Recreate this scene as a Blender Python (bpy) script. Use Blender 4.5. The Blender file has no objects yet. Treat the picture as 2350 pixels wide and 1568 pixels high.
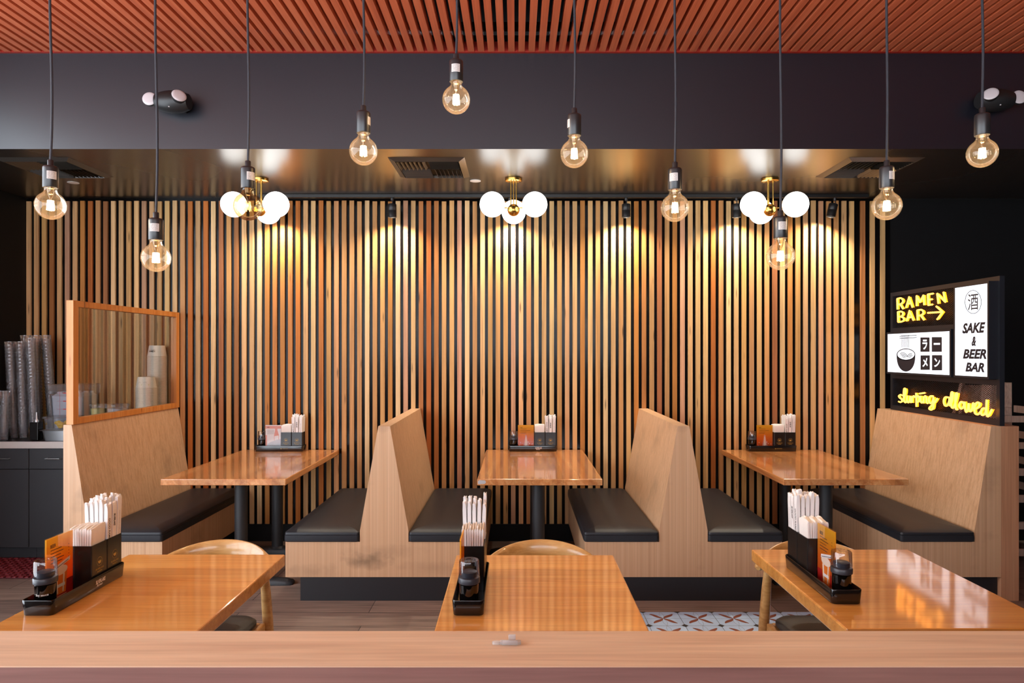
import bpy, bmesh, math, random
from mathutils import Vector, Matrix
random.seed(7)
PI = math.pi
sc = bpy.context.scene
COL = sc.collection

# ------------------------------------------------------------------ camera
F = 24.0 / 36.0 * 2350          # focal length in pixels of the 2350 wide frame
H = 1.525                       # eye height
cam_d = bpy.data.cameras.new('camera')
cam_d.lens = 24.0
cam_d.sensor_width = 36.0
cam_d.shift_x = -10 / 2350
cam_d.shift_y = 24 / 2350
cam_d.clip_start = 0.05
cam = bpy.data.objects.new('camera', cam_d)
COL.objects.link(cam)
cam.location = (0, 0, H)
cam.rotation_euler = (PI / 2, 0, 0)
sc.camera = cam

# ------------------------------------------------------------------ daylight + view
world = bpy.data.worlds.new('daylight')
sc.world = world
world.use_nodes = True
bg = world.node_tree.nodes['Background']
bg.inputs[0].default_value = (0.84, 0.91, 1.0, 1)
bg.inputs[1].default_value = 7.4
sc.view_settings.view_transform = 'Standard'
sc.view_settings.look = 'None'
sc.view_settings.exposure = 0.0
sc.view_settings.gamma = 1.0
sc.view_settings.use_curve_mapping = False
sc.cycles.use_denoising = True
sc.cycles.sample_clamp_indirect = 4.0
sc.cycles.caustics_reflective = False
sc.cycles.caustics_refractive = False
sc.cycles.transparent_max_bounces = 72
sc.cycles.max_bounces = 8
sc.cycles.adaptive_threshold = 0.02

BULB_W = 11.0
GLOBE_E = 4.5
SPOT_W = 52.0


def P(px, py, D):
    """point at distance D that the photograph shows at pixel px, py"""
    return Vector(((px - 1185) * D / F, D, H - (py - 808) * D / F))


def S(r, g, b):
    def f(c):
        c /= 255.0
        return c / 12.92 if c <= 0.04045 else ((c + 0.055) / 1.055) ** 2.4
    return (f(r), f(g), f(b), 1.0)


# ------------------------------------------------------------------ materials
def mat(name, color, rough=0.5, metal=0.0, spec=0.5, coat=0.0, coat_rough=0.08, emit=None, estr=0.0, bump=0.0, bscale=200.0):
    m = bpy.data.materials.new(name)
    m.use_nodes = True
    nt = m.node_tree
    b = nt.nodes['Principled BSDF']
    b.inputs['Base Color'].default_value = color
    b.inputs['Roughness'].default_value = rough
    b.inputs['Metallic'].default_value = metal
    b.inputs['Specular IOR Level'].default_value = spec
    b.inputs['Coat Weight'].default_value = coat
    b.inputs['Coat Roughness'].default_value = coat_rough
    if emit:
        b.inputs['Emission Color'].default_value = emit
        b.inputs['Emission Strength'].default_value = estr
    tc = nt.nodes.new('ShaderNodeTexCoord')
    n = nt.nodes.new('ShaderNodeTexNoise')
    n.inputs['Scale'].default_value = bscale
    nt.links.new(tc.outputs['Object'], n.inputs['Vector'])
    mr = nt.nodes.new('ShaderNodeMapRange')
    mr.inputs[3].default_value = max(0.0, rough - 0.04)
    mr.inputs[4].default_value = min(1.0, rough + 0.04)
    nt.links.new(n.outputs['Fac'], mr.inputs[0])
    nt.links.new(mr.outputs[0], b.inputs['Roughness'])
    if bump:
        bp = nt.nodes.new('ShaderNodeBump')
        bp.inputs['Strength'].default_value = bump
        bp.inputs['Distance'].default_value = 0.002
        nt.links.new(n.outputs['Fac'], bp.inputs['Height'])
        nt.links.new(bp.outputs[0], b.inputs['Normal'])
    return m


def wood(name, cols, axis=0, along=1.2, across=22.0, fine=160.0, fine_amt=0.16, rough=0.4, coat=0.0, coat_rough=0.06,
         stave=None, stave_axis=1, stave_amt=0.2, tone=False, knots=False, spec=0.5, smudge=False, stain=None, dist=0.9):
    m = bpy.data.materials.new(name)
    m.use_nodes = True
    nt = m.node_tree
    N = nt.nodes.new
    L = nt.links.new
    b = nt.nodes['Principled BSDF']
    tc = N('ShaderNodeTexCoord')

    def noise(al, ac, detail, dist, scale=1.0):
        mp = N('ShaderNodeMapping')
        s = [ac, ac, ac]
        s[axis] = al
        mp.inputs['Scale'].default_value = s
        L(tc.outputs['Object'], mp.inputs[0])
        n = N('ShaderNodeTexNoise')
        n.inputs['Scale'].default_value = scale
        n.inputs['Detail'].default_value = detail
        n.inputs['Distortion'].default_value = dist
        L(mp.outputs[0], n.inputs['Vector'])
        return n
    n1 = noise(along, across, 4, dist)
    n2 = noise(along * 3, fine, 2, 0.2)
    cr = N('ShaderNodeValToRGB')
    e = cr.color_ramp.elements
    e[0].position, e[0].color = 0.30, cols[0]
    e[1].position, e[1].color = 0.70, cols[-1]
    for i, c in enumerate(cols[1:-1]):
        x = e.new(0.30 + 0.40 * (i + 1) / (len(cols) - 1))
        x.color = c
    L(n1.outputs['Fac'], cr.inputs[0])
    cur = cr.outputs[0]

    def mul(val):
        nonlocal cur
        mx = N('ShaderNodeMix')
        mx.data_type = 'RGBA'
        mx.blend_type = 'MULTIPLY'
        mx.inputs[0].default_value = 1.0
        L(cur, mx.inputs[6])
        L(val, mx.inputs[7])
        cur = mx.outputs[2]

    def rng(src, a, bb, lo=0.0, hi=1.0):
        r = N('ShaderNodeMapRange')
        r.inputs[1].default_value = lo
        r.inputs[2].default_value = hi
        r.inputs[3].default_value = a
        r.inputs[4].default_value = bb
        L(src, r.inputs[0])
        return r.outputs[0]
    mul(rng(n2.outputs['Fac'], 1.0 - fine_amt, 1.0 + fine_amt, 0.3, 0.7))
    if stave:
        sx = N('ShaderNodeSeparateXYZ')
        L(tc.outputs['Object'], sx.inputs[0])
        mm = N('ShaderNodeMath')
        mm.operation = 'DIVIDE'
        mm.inputs[1].default_value = stave
        L(sx.outputs[stave_axis], mm.inputs[0])
        fl = N('ShaderNodeMath')
        fl.operation = 'FLOOR'
        L(mm.outputs[0], fl.inputs[0])
        wn = N('ShaderNodeTexWhiteNoise')
        wn.noise_dimensions = '1D'
        L(fl.outputs[0], wn.inputs['W'])
        mul(rng(wn.outputs['Value'], 1 - stave_amt, 1 + stave_amt * 0.6))
    if tone:
        at = N('ShaderNodeAttribute')
        at.attribute_name = 'tone'
        mul(at.outputs['Color'])
    if knots:
        mp = N('ShaderNodeMapping')
        mp.inputs['Scale'].default_value = (16, 16, 2.2)
        L(tc.outputs['Object'], mp.inputs[0])
        v = N('ShaderNodeTexVoronoi')
        v.inputs['Scale'].default_value = 1.0
        L(mp.outputs[0], v.inputs['Vector'])
        mul(rng(v.outputs['Distance'], 0.35, 1.0, 0.05, 0.13))
    if smudge:
        n3 = N('ShaderNodeTexNoise')
        n3.inputs['Scale'].default_value = 3.2
        n3.inputs['Detail'].default_value = 6
        L(tc.outputs['Object'], n3.inputs['Vector'])
        mul(rng(n3.outputs['Fac'], 1.0, 0.66, 0.56, 0.74))
    for sx_, sz_, rx_, rz_, amt in (stain or ()):
        mp = N('ShaderNodeMapping')
        mp.inputs['Location'].default_value = (-sx_ / rx_, 0, -sz_ / rz_)
        mp.inputs['Scale'].default_value = (1 / rx_, 0, 1 / rz_)
        L(tc.outputs['Object'], mp.inputs[0])
        ln = N('ShaderNodeVectorMath')
        ln.operation = 'LENGTH'
        L(mp.outputs[0], ln.inputs[0])
        n4 = N('ShaderNodeTexNoise')
        n4.inputs['Scale'].default_value = 14
        n4.inputs['Detail'].default_value = 6
        L(tc.outputs['Object'], n4.inputs['Vector'])
        ad = N('ShaderNodeMath')
        ad.operation = 'ADD'
        L(ln.outputs['Value'], ad.inputs[0])
        L(rng(n4.outputs['Fac'], -0.45, 0.45, 0.25, 0.75), ad.inputs[1])
        mul(rng(ad.outputs[0], 1 - amt, 1.0, 0.15, 1.05))
    L(cur, b.inputs['Base Color'])
    b.inputs['Roughness'].default_value = rough
    b.inputs['Specular IOR Level'].default_value = spec
    b.inputs['Coat Weight'].default_value = coat
    b.inputs['Coat Roughness'].default_value = coat_rough
    return m


def clear(name, tint, gloss=0.12, rough=0.03, haze=0.0, haze_col=(1, 1, 1, 1)):
    """thin clear glass or plastic: light passes, edges reflect"""
    m = bpy.data.materials.new(name)
    m.use_nodes = True
    nt = m.node_tree
    nt.nodes.remove(nt.nodes['Principled BSDF'])
    out = nt.nodes['Material Output']
    tr = nt.nodes.new('ShaderNodeBsdfTransparent')
    tr.inputs[0].default_value = tint
    gl = nt.nodes.new('ShaderNodeBsdfGlossy')
    gl.inputs['Roughness'].default_value = rough
    lw = nt.nodes.new('ShaderNodeLayerWeight')
    lw.inputs[0].default_value = 0.25
    mr = nt.nodes.new('ShaderNodeMapRange')
    mr.inputs[3].default_value = gloss * 0.35
    mr.inputs[4].default_value = min(1.0, gloss * 4)
    nt.links.new(lw.outputs['Fresnel'], mr.inputs[0])
    mx = nt.nodes.new('ShaderNodeMixShader')
    nt.links.new(mr.outputs[0], mx.inputs[0])
    nt.links.new(tr.outputs[0], mx.inputs[1])
    nt.links.new(gl.outputs[0], mx.inputs[2])
    last = mx.outputs[0]
    if haze:
        df = nt.nodes.new('ShaderNodeBsdfDiffuse')
        df.inputs[0].default_value = haze_col
        tl = nt.nodes.new('ShaderNodeBsdfTranslucent')
        tl.inputs[0].default_value = haze_col
        m1 = nt.nodes.new('ShaderNodeMixShader')
        m1.inputs[0].default_value = 0.5
        nt.links.new(df.outputs[0], m1.inputs[1])
        nt.links.new(tl.outputs[0], m1.inputs[2])
        m2 = nt.nodes.new('ShaderNodeMixShader')
        m2.inputs[0].default_value = haze
        nt.links.new(last, m2.inputs[1])
        nt.links.new(m1.outputs[0], m2.inputs[2])
        last = m2.outputs[0]
    nt.links.new(last, out.inputs[0])
    return m


def emis(name, color, strength):
    m = bpy.data.materials.new(name)
    m.use_nodes = True
    nt = m.node_tree
    b = nt.nodes['Principled BSDF']
    b.inputs['Base Color'].default_value = color
    b.inputs['Emission Color'].default_value = color
    b.inputs['Emission Strength'].default_value = strength
    return m


M = {}
M['slat'] = wood('slat_wood', [(0.74, 0.68, 0.60, 1), (0.98, 0.97, 0.95, 1), (1.06, 1.02, 0.94, 1)], axis=2, along=0.9, across=30, fine=220, fine_amt=0.14, rough=0.55, tone=True, knots=True, spec=0.22)
M['laminate'] = wood('oak_laminate', [S(190, 149, 112), S(203, 163, 126), S(210, 171, 135)], axis=2, along=0.22, across=60, fine=330, fine_amt=0.11, dist=0.15, rough=0.42, smudge=True)
M['laminate_scuffed'] = wood('oak_laminate_scuffed', [S(190, 149, 112), S(203, 163, 126), S(210, 171, 135)], axis=2, along=0.22, across=60, fine=330, fine_amt=0.11, dist=0.15, rough=0.42, smudge=True, stain=((-0.10, 0.245, 0.16, 0.055, 0.5), (-0.02, 0.30, 0.25, 0.05, 0.16), (-0.45, 0.18, 0.2, 0.05, 0.2), (0.3, 0.2, 0.25, 0.05, 0.15)))
M['laminate_red'] = wood('oak_end_panel', [S(166, 116, 84), S(184, 134, 100), S(194, 146, 112)], axis=2, along=0.6, across=16, fine=200, fine_amt=0.12, rough=0.45)
M['table'] = wood('table_wood', [S(204, 134, 54), S(220, 154, 74), S(228, 166, 88)], axis=0, along=1.4, across=26, fine=150, fine_amt=0.1, rough=0.4, coat=1.0, coat_rough=0.07, stave=0.11, stave_axis=1, stave_amt=0.12)
M['booth_table'] = wood('booth_table_wood', [S(178, 110, 60), S(200, 134, 80), S(214, 156, 100)], axis=1, along=1.2, across=24, fine=150, fine_amt=0.1, rough=0.25, coat=0.8, coat_rough=0.07, stave=0.075, stave_axis=0, stave_amt=0.2)
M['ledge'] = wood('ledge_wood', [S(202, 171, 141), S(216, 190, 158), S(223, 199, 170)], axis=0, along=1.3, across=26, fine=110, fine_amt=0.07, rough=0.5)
M['ledge_edge_shaded'] = wood('ledge_edge_shaded_wood', [S(128, 92, 84), S(148, 108, 100), S(158, 118, 108)], axis=0, along=1.3, across=26, fine=110, fine_amt=0.1, rough=0.55)  # pinker front edge of the ledge, with its shade put into the darker colour
M['ceiling_slat'] = wood('red_cedar_slat', [S(184, 90, 56), S(200, 102, 64), S(208, 114, 76)], axis=1, along=0.8, across=30, fine=160, fine_amt=0.08, rough=0.5)
M['red_trim'] = mat('red_paint', S(160, 34, 16), 0.5)
M['frame_wood'] = wood('pine_frame', [S(186, 110, 44), S(204, 130, 62), S(212, 148, 84)], axis=2, along=1.5, across=30, fine=160, fine_amt=0.08, rough=0.4, knots=True)
M['chair_wood'] = wood('blond_chair_wood', [S(176, 132, 72), S(196, 152, 92), S(206, 166, 108)], axis=0, along=5, across=40, fine=160, fine_amt=0.06, rough=0.28, coat=0.5)
M['highchair_wood'] = wood('pale_highchair_wood', [S(176, 150, 132), S(190, 164, 146), S(200, 176, 158)], axis=2, along=2, across=40, rough=0.4)
M['soffit'] = mat('soffit_paint', S(44, 41, 39), 0.28, spec=1.0, bscale=0.5)
M['soffit_face'] = mat('soffit_face_paint', S(20, 22, 31), 0.34, spec=0.8, bscale=0.5)
M['black_gloss'] = mat('black_gloss_panel', S(15, 13, 12), 0.16, spec=0.14, bscale=8)
M['black_wall'] = mat('black_wall_paint', S(14, 14, 15), 0.6, spec=0.25, bscale=8)
M['pale_wall'] = mat('pale_wall_paint', S(205, 200, 192), 0.7)
M['plenum'] = mat('plenum_black', S(16, 12, 10), 0.8, spec=0.2)
M['kick'] = mat('black_kickplate', S(30, 30, 34), 0.45, bump=0.1, bscale=40)
M['vinyl'] = mat('black_vinyl', S(40, 42, 47), 0.42, spec=0.3, bump=0.12, bscale=500)
M['metal_black'] = mat('black_metal', S(30, 30, 31), 0.42, spec=0.5)
M['metal_post'] = mat('black_cast_metal', S(36, 37, 40), 0.5, spec=0.5, bump=0.2, bscale=400)
M['vent_metal'] = mat('dark_vent_metal', S(58, 54, 50), 0.3, spec=0.7)
M['socket'] = mat('black_socket', S(32, 32, 34), 0.35, spec=0.6)
M['cord'] = mat('black_cord', S(36, 38, 46), 0.6, bump=0.4, bscale=900)
M['brass'] = mat('brass', S(206, 164, 84), 0.22, metal=1.0)
M['steel'] = mat('steel', S(220, 220, 222), 0.36, metal=1.0)
M['sticker'] = mat('sticker_paper', S(214, 206, 200), 0.6)
M['ink'] = mat('black_ink', S(24, 22, 24), 0.6)
M['ink_soft'] = mat('grey_ink', S(110, 104, 104), 0.7)
M['gold_ink'] = mat('gold_print', S(176, 146, 70), 0.45)
M['white_ink'] = mat('white_print', S(225, 222, 218), 0.5)
M['bulb'] = clear('amber_bulb_glass', (1.0, 0.95, 0.87, 1), 0.13, 0.02, 0.010, (1.0, 0.82, 0.62, 1))
M['bulb_smoke'] = clear('smoky_bulb_glass', (0.86, 0.72, 0.50, 1), 0.16, 0.02)
M['filament'] = emis('hot_filament', (1.0, 0.72, 0.40, 1), 42.0)
M['filament_dim'] = emis('dim_filament', (1.0, 0.78, 0.42, 1), 1.2)
M['stem'] = clear('bulb_stem_glass', (1.0, 0.9, 0.75, 1), 0.2, 0.1)
M['globe'] = emis('opal_globe', (1.0, 0.96, 0.90, 1), GLOBE_E)
M['lens'] = mat('white_lens', S(205, 198, 200), 0.3)
M['spot_lens'] = emis('spot_lens', (1.0, 0.9, 0.75, 1), 12.0)
M['disc'] = mat('white_disc', S(225, 222, 218), 0.5)
M['lightbox'] = emis('lightbox_panel', (0.82, 0.90, 1.0, 1), 1.0)
M['neon'] = emis('yellow_neon', (1.0, 0.34, 0.008, 1), 2.7)
M['neon_core'] = emis('yellow_neon_front', (1.0, 0.40, 0.06, 1), 3.6)
M['sign_metal'] = mat('sign_black_metal', S(26, 29, 36), 0.42)
M['sign_dark'] = mat('sign_print', S(26, 28, 40), 0.5)
M['sign_white'] = emis('sign_cutout', (0.82, 0.90, 1.0, 1), 1.0)
M['plastic_black'] = mat('gloss_black_plastic', S(22, 20, 20), 0.14, spec=0.6)
M['box_black'] = mat('satin_black_plastic', S(26, 24, 24), 0.25, spec=0.5)
M['soy'] = mat('soy_black', S(10, 8, 8), 0.06, spec=0.6)
M['cap_grey'] = mat('cap_grey', S(52, 54, 62), 0.35)
M['clear_cap'] = clear('clear_cap', (0.93, 0.93, 0.95, 1), 0.2, 0.04)
M['acrylic'] = clear('acrylic_sheet', (0.99, 0.99, 0.99, 1), 0.06, 0.03)
M['pane'] = clear('partition_glass', (0.95, 0.96, 0.95, 1), 0.10, 0.01)
M['cup'] = clear('clear_cup_plastic', (0.99, 0.99, 0.992, 1), 0.28, 0.05, 0.15, (0.92, 0.95, 1.0, 1))
M['tub'] = clear('clear_tub_plastic', (0.90, 0.91, 0.93, 1), 0.16, 0.12, 0.12, (0.8, 0.82, 0.86, 1))
M['paper'] = mat('white_paper', S(236, 234, 232), 0.7)
M['napkin'] = mat('napkin_tissue', S(238, 234, 228), 0.85, bump=0.3, bscale=300)
M['bowl'] = mat('paper_bowl', S(232, 222, 208), 0.55)
M['bowl_rim'] = mat('paper_bowl_rim', S(214, 200, 182), 0.5)
M['countertop'] = mat('dark_countertop', S(44, 44, 48), 0.3)
M['counter_edge'] = mat('white_counter_edge', S(205, 198, 192), 0.5)
M['cabinet'] = mat('charcoal_cabinet', S(50, 50, 53), 0.5)
M['lemon'] = mat('lemon_yellow', S(226, 180, 40), 0.4)
M['lime'] = mat('pale_green', S(190, 190, 110), 0.4)
M['ice'] = mat('ice_white', S(196, 198, 206), 0.3, bump=0.8, bscale=60)
M['red_mark'] = mat('red_marking', S(190, 70, 70), 0.5)
M['mat_red'] = mat('red_rubber', S(124, 36, 44), 0.5)
M['mat_dark'] = mat('dark_red_rubber', S(78, 22, 28), 0.7)
M['tile'] = mat('glazed_tile', S(186, 216, 248), 0.35)
M['tile_brown'] = mat('tile_brown_glaze', S(134, 72, 50), 0.35)
M['tile_black'] = mat('tile_black_glaze', S(44, 44, 48), 0.35)
M['tile_grey'] = mat('tile_grey_line', S(126, 126, 134), 0.4)
M['grout'] = mat('dark_grout', S(56, 54, 54), 0.8)
M['clip'] = clear('clear_clip_plastic', (0.9, 0.9, 0.9, 1), 0.25, 0.15, 0.55, (0.9, 0.9, 0.9, 1))
M['chip'] = mat('worn_corner', S(176, 176, 178), 0.6)
M['card_orange'] = bpy.data.materials.new('card_orange_print')
M['card_white'] = mat('card_white_print', S(232, 226, 226), 0.4)
M['card_red'] = mat('card_red_print', S(180, 30, 24), 0.4)
M['card_pink'] = mat('card_pink_print', S(222, 150, 136), 0.4)
M['beer'] = mat('beer_amber_print', S(226, 120, 40), 0.4)
M['cream'] = mat('cream_print', S(236, 214, 196), 0.4)


def card_gradient(m):
    m.use_nodes = True
    nt = m.node_tree
    b = nt.nodes['Principled BSDF']
    tc = nt.nodes.new('ShaderNodeTexCoord')
    sx = nt.nodes.new('ShaderNodeSeparateXYZ')
    cr = nt.nodes.new('ShaderNodeValToRGB')
    mr = nt.nodes.new('ShaderNodeMapRange')
    mr.inputs[1].default_value = 0.0
    mr.inputs[2].default_value = 0.2
    nt.links.new(tc.outputs['Object'], sx.inputs[0])
    nt.links.new(sx.outputs[2], mr.inputs[0])
    nt.links.new(mr.outputs[0], cr.inputs[0])
    e = cr.color_ramp.elements
    e[0].position, e[0].color = 0.05, S(242, 84, 34)
    e[1].position, e[1].color = 0.95, S(250, 196, 48)
    x = e.new(0.5)
    x.color = S(248, 130, 34)
    nt.links.new(cr.outputs[0], b.inputs['Base Color'])
    b.inputs['Roughness'].default_value = 0.35
    # thin card stock lets some of the window light through
    tl = nt.nodes.new('ShaderNodeBsdfTranslucent')
    mx = nt.nodes.new('ShaderNodeMixShader')
    mx.inputs[0].default_value = 0.42
    nt.links.new(b.outputs[0], mx.inputs[1])
    nt.links.new(tl.outputs[0], mx.inputs[2])
    nt.links.new(cr.outputs[0], tl.inputs[0])
    nt.links.new(mx.outputs[0], nt.nodes['Material Output'].inputs[0])


card_gradient(M['card_orange'])


def floor_material():
    m = bpy.data.materials.new('dark_plank_floor')
    m.use_nodes = True
    nt = m.node_tree
    N = nt.nodes.new
    b = nt.nodes['Principled BSDF']
    tc = N('ShaderNodeTexCoord')
    mp = N('ShaderNodeMapping')
    mp.inputs['Location'].default_value = (0.42, 0.007, 0)
    nt.links.new(tc.outputs['Object'], mp.inputs[0])
    br = N('ShaderNodeTexBrick')
    br.offset = 0.37
    br.inputs['Scale'].default_value = 1.0
    br.inputs['Brick Width'].default_value = 1.2
    br.inputs['Row Height'].default_value = 0.2
    br.inputs['Mortar Size'].default_value = 0.002
    br.inputs['Mortar Smooth'].default_value = 0.0
    br.inputs['Bias'].default_value = 0.0
    br.inputs['Color1'].default_value = S(156, 134, 120)
    br.inputs['Color2'].default_value = S(122, 104, 94)
    br.inputs['Mortar'].default_value = S(24, 20, 18)
    nt.links.new(mp.outputs[0], br.inputs['Vector'])
    mp2 = N('ShaderNodeMapping')
    mp2.inputs['Scale'].default_value = (3, 60, 1)
    nt.links.new(tc.outputs['Object'], mp2.inputs[0])
    n = N('ShaderNodeTexNoise')
    n.inputs['Scale'].default_value = 1.0
    n.inputs['Detail'].default_value = 6
    nt.links.new(mp2.outputs[0], n.inputs['Vector'])
    mr = N('ShaderNodeMapRange')
    mr.inputs[1].default_value = 0.3
    mr.inputs[2].default_value = 0.7
    mr.inputs[3].default_value = 0.6
    mr.inputs[4].default_value = 1.25
    nt.links.new(n.outputs['Fac'], mr.inputs[0])
    mx = N('ShaderNodeMix')
    mx.data_type = 'RGBA'
    mx.blend_type = 'MULTIPLY'
    mx.inputs[0].default_value = 1.0
    nt.links.new(br.outputs['Color'], mx.inputs[6])
    nt.links.new(mr.outputs[0], mx.inputs[7])
    nt.links.new(mx.outputs[2], b.inputs['Base Color'])
    b.inputs['Roughness'].default_value = 0.45
    return m


M['floor'] = floor_material()


# ------------------------------------------------------------------ mesh builder
def rrect(w, d, r, n=4, cx=0.0, cy=0.0):
    pts = []
    for k, (sx, sy) in enumerate(((1, 1), (-1, 1), (-1, -1), (1, -1))):
        for i in range(n + 1):
            a = k * PI / 2 + i / n * PI / 2
            pts.append((cx + sx * (w / 2 - r) + r * math.cos(a), cy + sy * (d / 2 - r) + r * math.sin(a)))
    return pts


def circ(r, n=24, cx=0.0, cy=0.0):
    return [(cx + r * math.cos(2 * PI * i / n), cy + r * math.sin(2 * PI * i / n)) for i in range(n)]


_text_cache = {}


def text_geo(body, shear=0.0, offset=0.0):
    k = (body, shear, offset)
    if k not in _text_cache:
        cu = bpy.data.curves.new('t', 'FONT')
        cu.body = body
        cu.align_x = 'CENTER'
        cu.shear = shear
        cu.offset = offset
        cu.resolution_u = 3
        ob = bpy.data.objects.new('t', cu)
        me = bpy.data.meshes.new_from_object(ob)
        vs = [v.co.copy() for v in me.vertices]
        fs = [tuple(p.vertices) for p in me.polygons]
        lo = [min(v[i] for v in vs) for i in range(2)]
        hi = [max(v[i] for v in vs) for i in range(2)]
        c = Vector(((lo[0] + hi[0]) / 2, (lo[1] + hi[1]) / 2, 0))
        _text_cache[k] = ([v - c for v in vs], fs, hi[0] - lo[0], hi[1] - lo[1])
        bpy.data.meshes.remove(me)
        bpy.data.objects.remove(ob)
        bpy.data.curves.remove(cu)
    return _text_cache[k]


class MB:
    def __init__(self):
        self.v = []
        self.f = []
        self.m = []
        self.s = []

    def add(self, vs, fs, m=0, smooth=False):
        b = len(self.v)
        self.v.extend(Vector(v) for v in vs)
        for f in fs:
            self.f.append(tuple(b + i for i in f))
            self.m.append(m)
            self.s.append(smooth)

    def bm(self, bm, m=0, smooth=False):
        bm.verts.index_update()
        self.add([v.co.copy() for v in bm.verts], [tuple(v.index for v in f.verts) for f in bm.faces], m, smooth)
        bm.free()

    def box(self, x0, x1, y0, y1, z0, z1, m=0, bev=0.0, seg=2):
        if bev:
            bm = bmesh.new()
            bmesh.ops.create_cube(bm, size=1.0)
            for v in bm.verts:
                v.co = Vector(((x0 + x1) / 2 + v.co.x * (x1 - x0), (y0 + y1) / 2 + v.co.y * (y1 - y0), (z0 + z1) / 2 + v.co.z * (z1 - z0)))
            bmesh.ops.bevel(bm, geom=bm.edges[:], offset=bev, segments=seg, affect='EDGES', profile=0.5)
            self.bm(bm, m, False)
        else:
            self.add([(x0, y0, z0), (x1, y0, z0), (x1, y1, z0), (x0, y1, z0), (x0, y0, z1), (x1, y0, z1), (x1, y1, z1), (x0, y1, z1)],
                     [(3, 2, 1, 0), (4, 5, 6, 7), (0, 1, 5, 4), (1, 2, 6, 5), (2, 3, 7, 6), (3, 0, 4, 7)], m)
        return self

    def bar(self, p, q, w, h, m=0, up=(0, 0, 1)):
        """square bar from p to q"""
        p, q = Vector(p), Vector(q)
        d = (q - p).normalized()
        u = Vector(up)
        if abs(d.dot(u)) > 0.98:
            u = Vector((0, 1, 0))
        a = d.cross(u).normalized()
        c = a.cross(d).normalized()
        vs = []
        for e in (p, q):
            for s, t in ((-1, -1), (1, -1), (1, 1), (-1, 1)):
                vs.append(e + a * s * w / 2 + c * t * h / 2)
        self.add(vs, [(3, 2, 1, 0), (4, 5, 6, 7), (0, 1, 5, 4), (1, 2, 6, 5), (2, 3, 7, 6), (3, 0, 4, 7)], m)
        return self

    def loft(self, loops, m=0, cap0=True, cap1=True, smooth=True):
        n = len(loops[0])
        vs = [p for l in loops for p in l]
        fs = []
        for k in range(len(loops) - 1):
            for i in range(n):
                j = (i + 1) % n
                fs.append((k * n + i, k * n + j, (k + 1) * n + j, (k + 1) * n + i))
        if cap0:
            fs.append(tuple(reversed(range(n))))
        if cap1:
            fs.append(tuple((len(loops) - 1) * n + i for i in range(n)))
        self.add(vs, fs, m, smooth)
        return self

    def stack(self, secs, m=0, cap0=True, cap1=True, smooth=True):
        """secs: [(list of xy, z)] lofted upward"""
        return self.loft([[(x, y, z) for x, y in l] for l, z in secs], m, cap0, cap1, smooth)

    def lathe(self, prof, c=(0, 0, 0), n=24, m=0, cap0=True, cap1=True, smooth=True):
        return self.loft([[(c[0] + x, c[1] + y, c[2] + z) for x, y in circ(max(r, 1e-4), n)] for r, z in prof], m, cap0, cap1, smooth)

    def tube(self, pts, r, n=10, m=0, smooth=True, flat=1.0):
        pts = [Vector(p) for p in pts]
        rs = r if isinstance(r, (list, tuple)) else [r] * len(pts)
        loops = []
        a = None
        for i, p in enumerate(pts):
            t = (pts[min(i + 1, len(pts) - 1)] - pts[max(i - 1, 0)]).normalized()
            if a is None:
                a = t.cross(Vector((0, 0, 1)))
                if a.length < 0.05:
                    a = t.cross(Vector((0, 1, 0)))
            a = (a - t * a.dot(t)).normalized()
            b = t.cross(a)
            loops.append([p + a * (math.cos(2 * PI * k / n) * rs[i]) + b * (math.sin(2 * PI * k / n) * rs[i] * flat) for k in range(n)])
        return self.loft(loops, m, True, True, smooth)

    def sphere(self, c, r, m=0, seg=24, rings=14, sc3=(1, 1, 1)):
        loops = []
        for k in range(rings + 1):
            a = -PI / 2 + PI * k / rings
            rr = max(math.cos(a), 1e-3) * r
            loops.append([(c[0] + x * sc3[0], c[1] + y * sc3[1], c[2] + r * math.sin(a) * sc3[2]) for x, y in circ(rr, seg)])
        return self.loft(loops, m)

    def prism(self, poly, vec, m=0):
        """poly: 3d points, extruded along vec"""
        n = len(poly)
        vec = Vector(vec)
        a = [Vector(p) for p in poly]
        self.add(a + [p + vec for p in a], [tuple(reversed(range(n))), tuple(range(n, 2 * n))] + [(i, (i + 1) % n, n + (i + 1) % n, n + i) for i in range(n)], m)
        return self

    def poly(self, pts, m=0):
        self.add(pts, [tuple(range(len(pts)))], m)
        return self

    def text(self, body, height, M4, m=0, shear=0.0, offset=0.0, width=None, warp=None):
        vs, fs, w, h = text_geo(body, shear, offset)
        sy = height / h
        sx = width / w if width else sy
        out = []
        for v in vs:
            q = Vector((v.x * sx, v.y * sy, 0))
            out.append(warp(q) if warp else M4 @ q)
        self.add(out, fs, m)
        return self

    def build(self, name, mats, parent=None, origin=(0, 0, 0), sharp=40):
        o3 = Vector(origin)
        me = bpy.data.meshes.new(name)
        me.from_pydata([tuple(v - o3) for v in self.v], [], self.f)
        for mm in (mats if isinstance(mats, (list, tuple)) else [mats]):
            me.materials.append(M[mm] if isinstance(mm, str) else mm)
        me.polygons.foreach_set('material_index', self.m)
        me.polygons.foreach_set('use_smooth', self.s)
        if any(self.s):
            me.set_sharp_from_angle(angle=math.radians(sharp))
        me.validate()
        me.update()
        ob = bpy.data.objects.new(name, me)
        COL.objects.link(ob)
        if parent is not None:
            ob.parent = parent
        else:
            ob.location = o3
        return ob


def tag(o, label, cat, group=None, kind=None):
    o['label'] = label
    o['category'] = cat
    if group:
        o['group'] = group
    if kind:
        o['kind'] = kind
    return o


def thing(name, label, cat, loc=(0, 0, 0), rotz=0.0, group=None):
    o = bpy.data.objects.new(name, None)
    COL.objects.link(o)
    o.location = loc
    o.rotation_euler = (0, 0, rotz)
    o.empty_display_size = 0.05
    return tag(o, label, cat, group)


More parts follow.
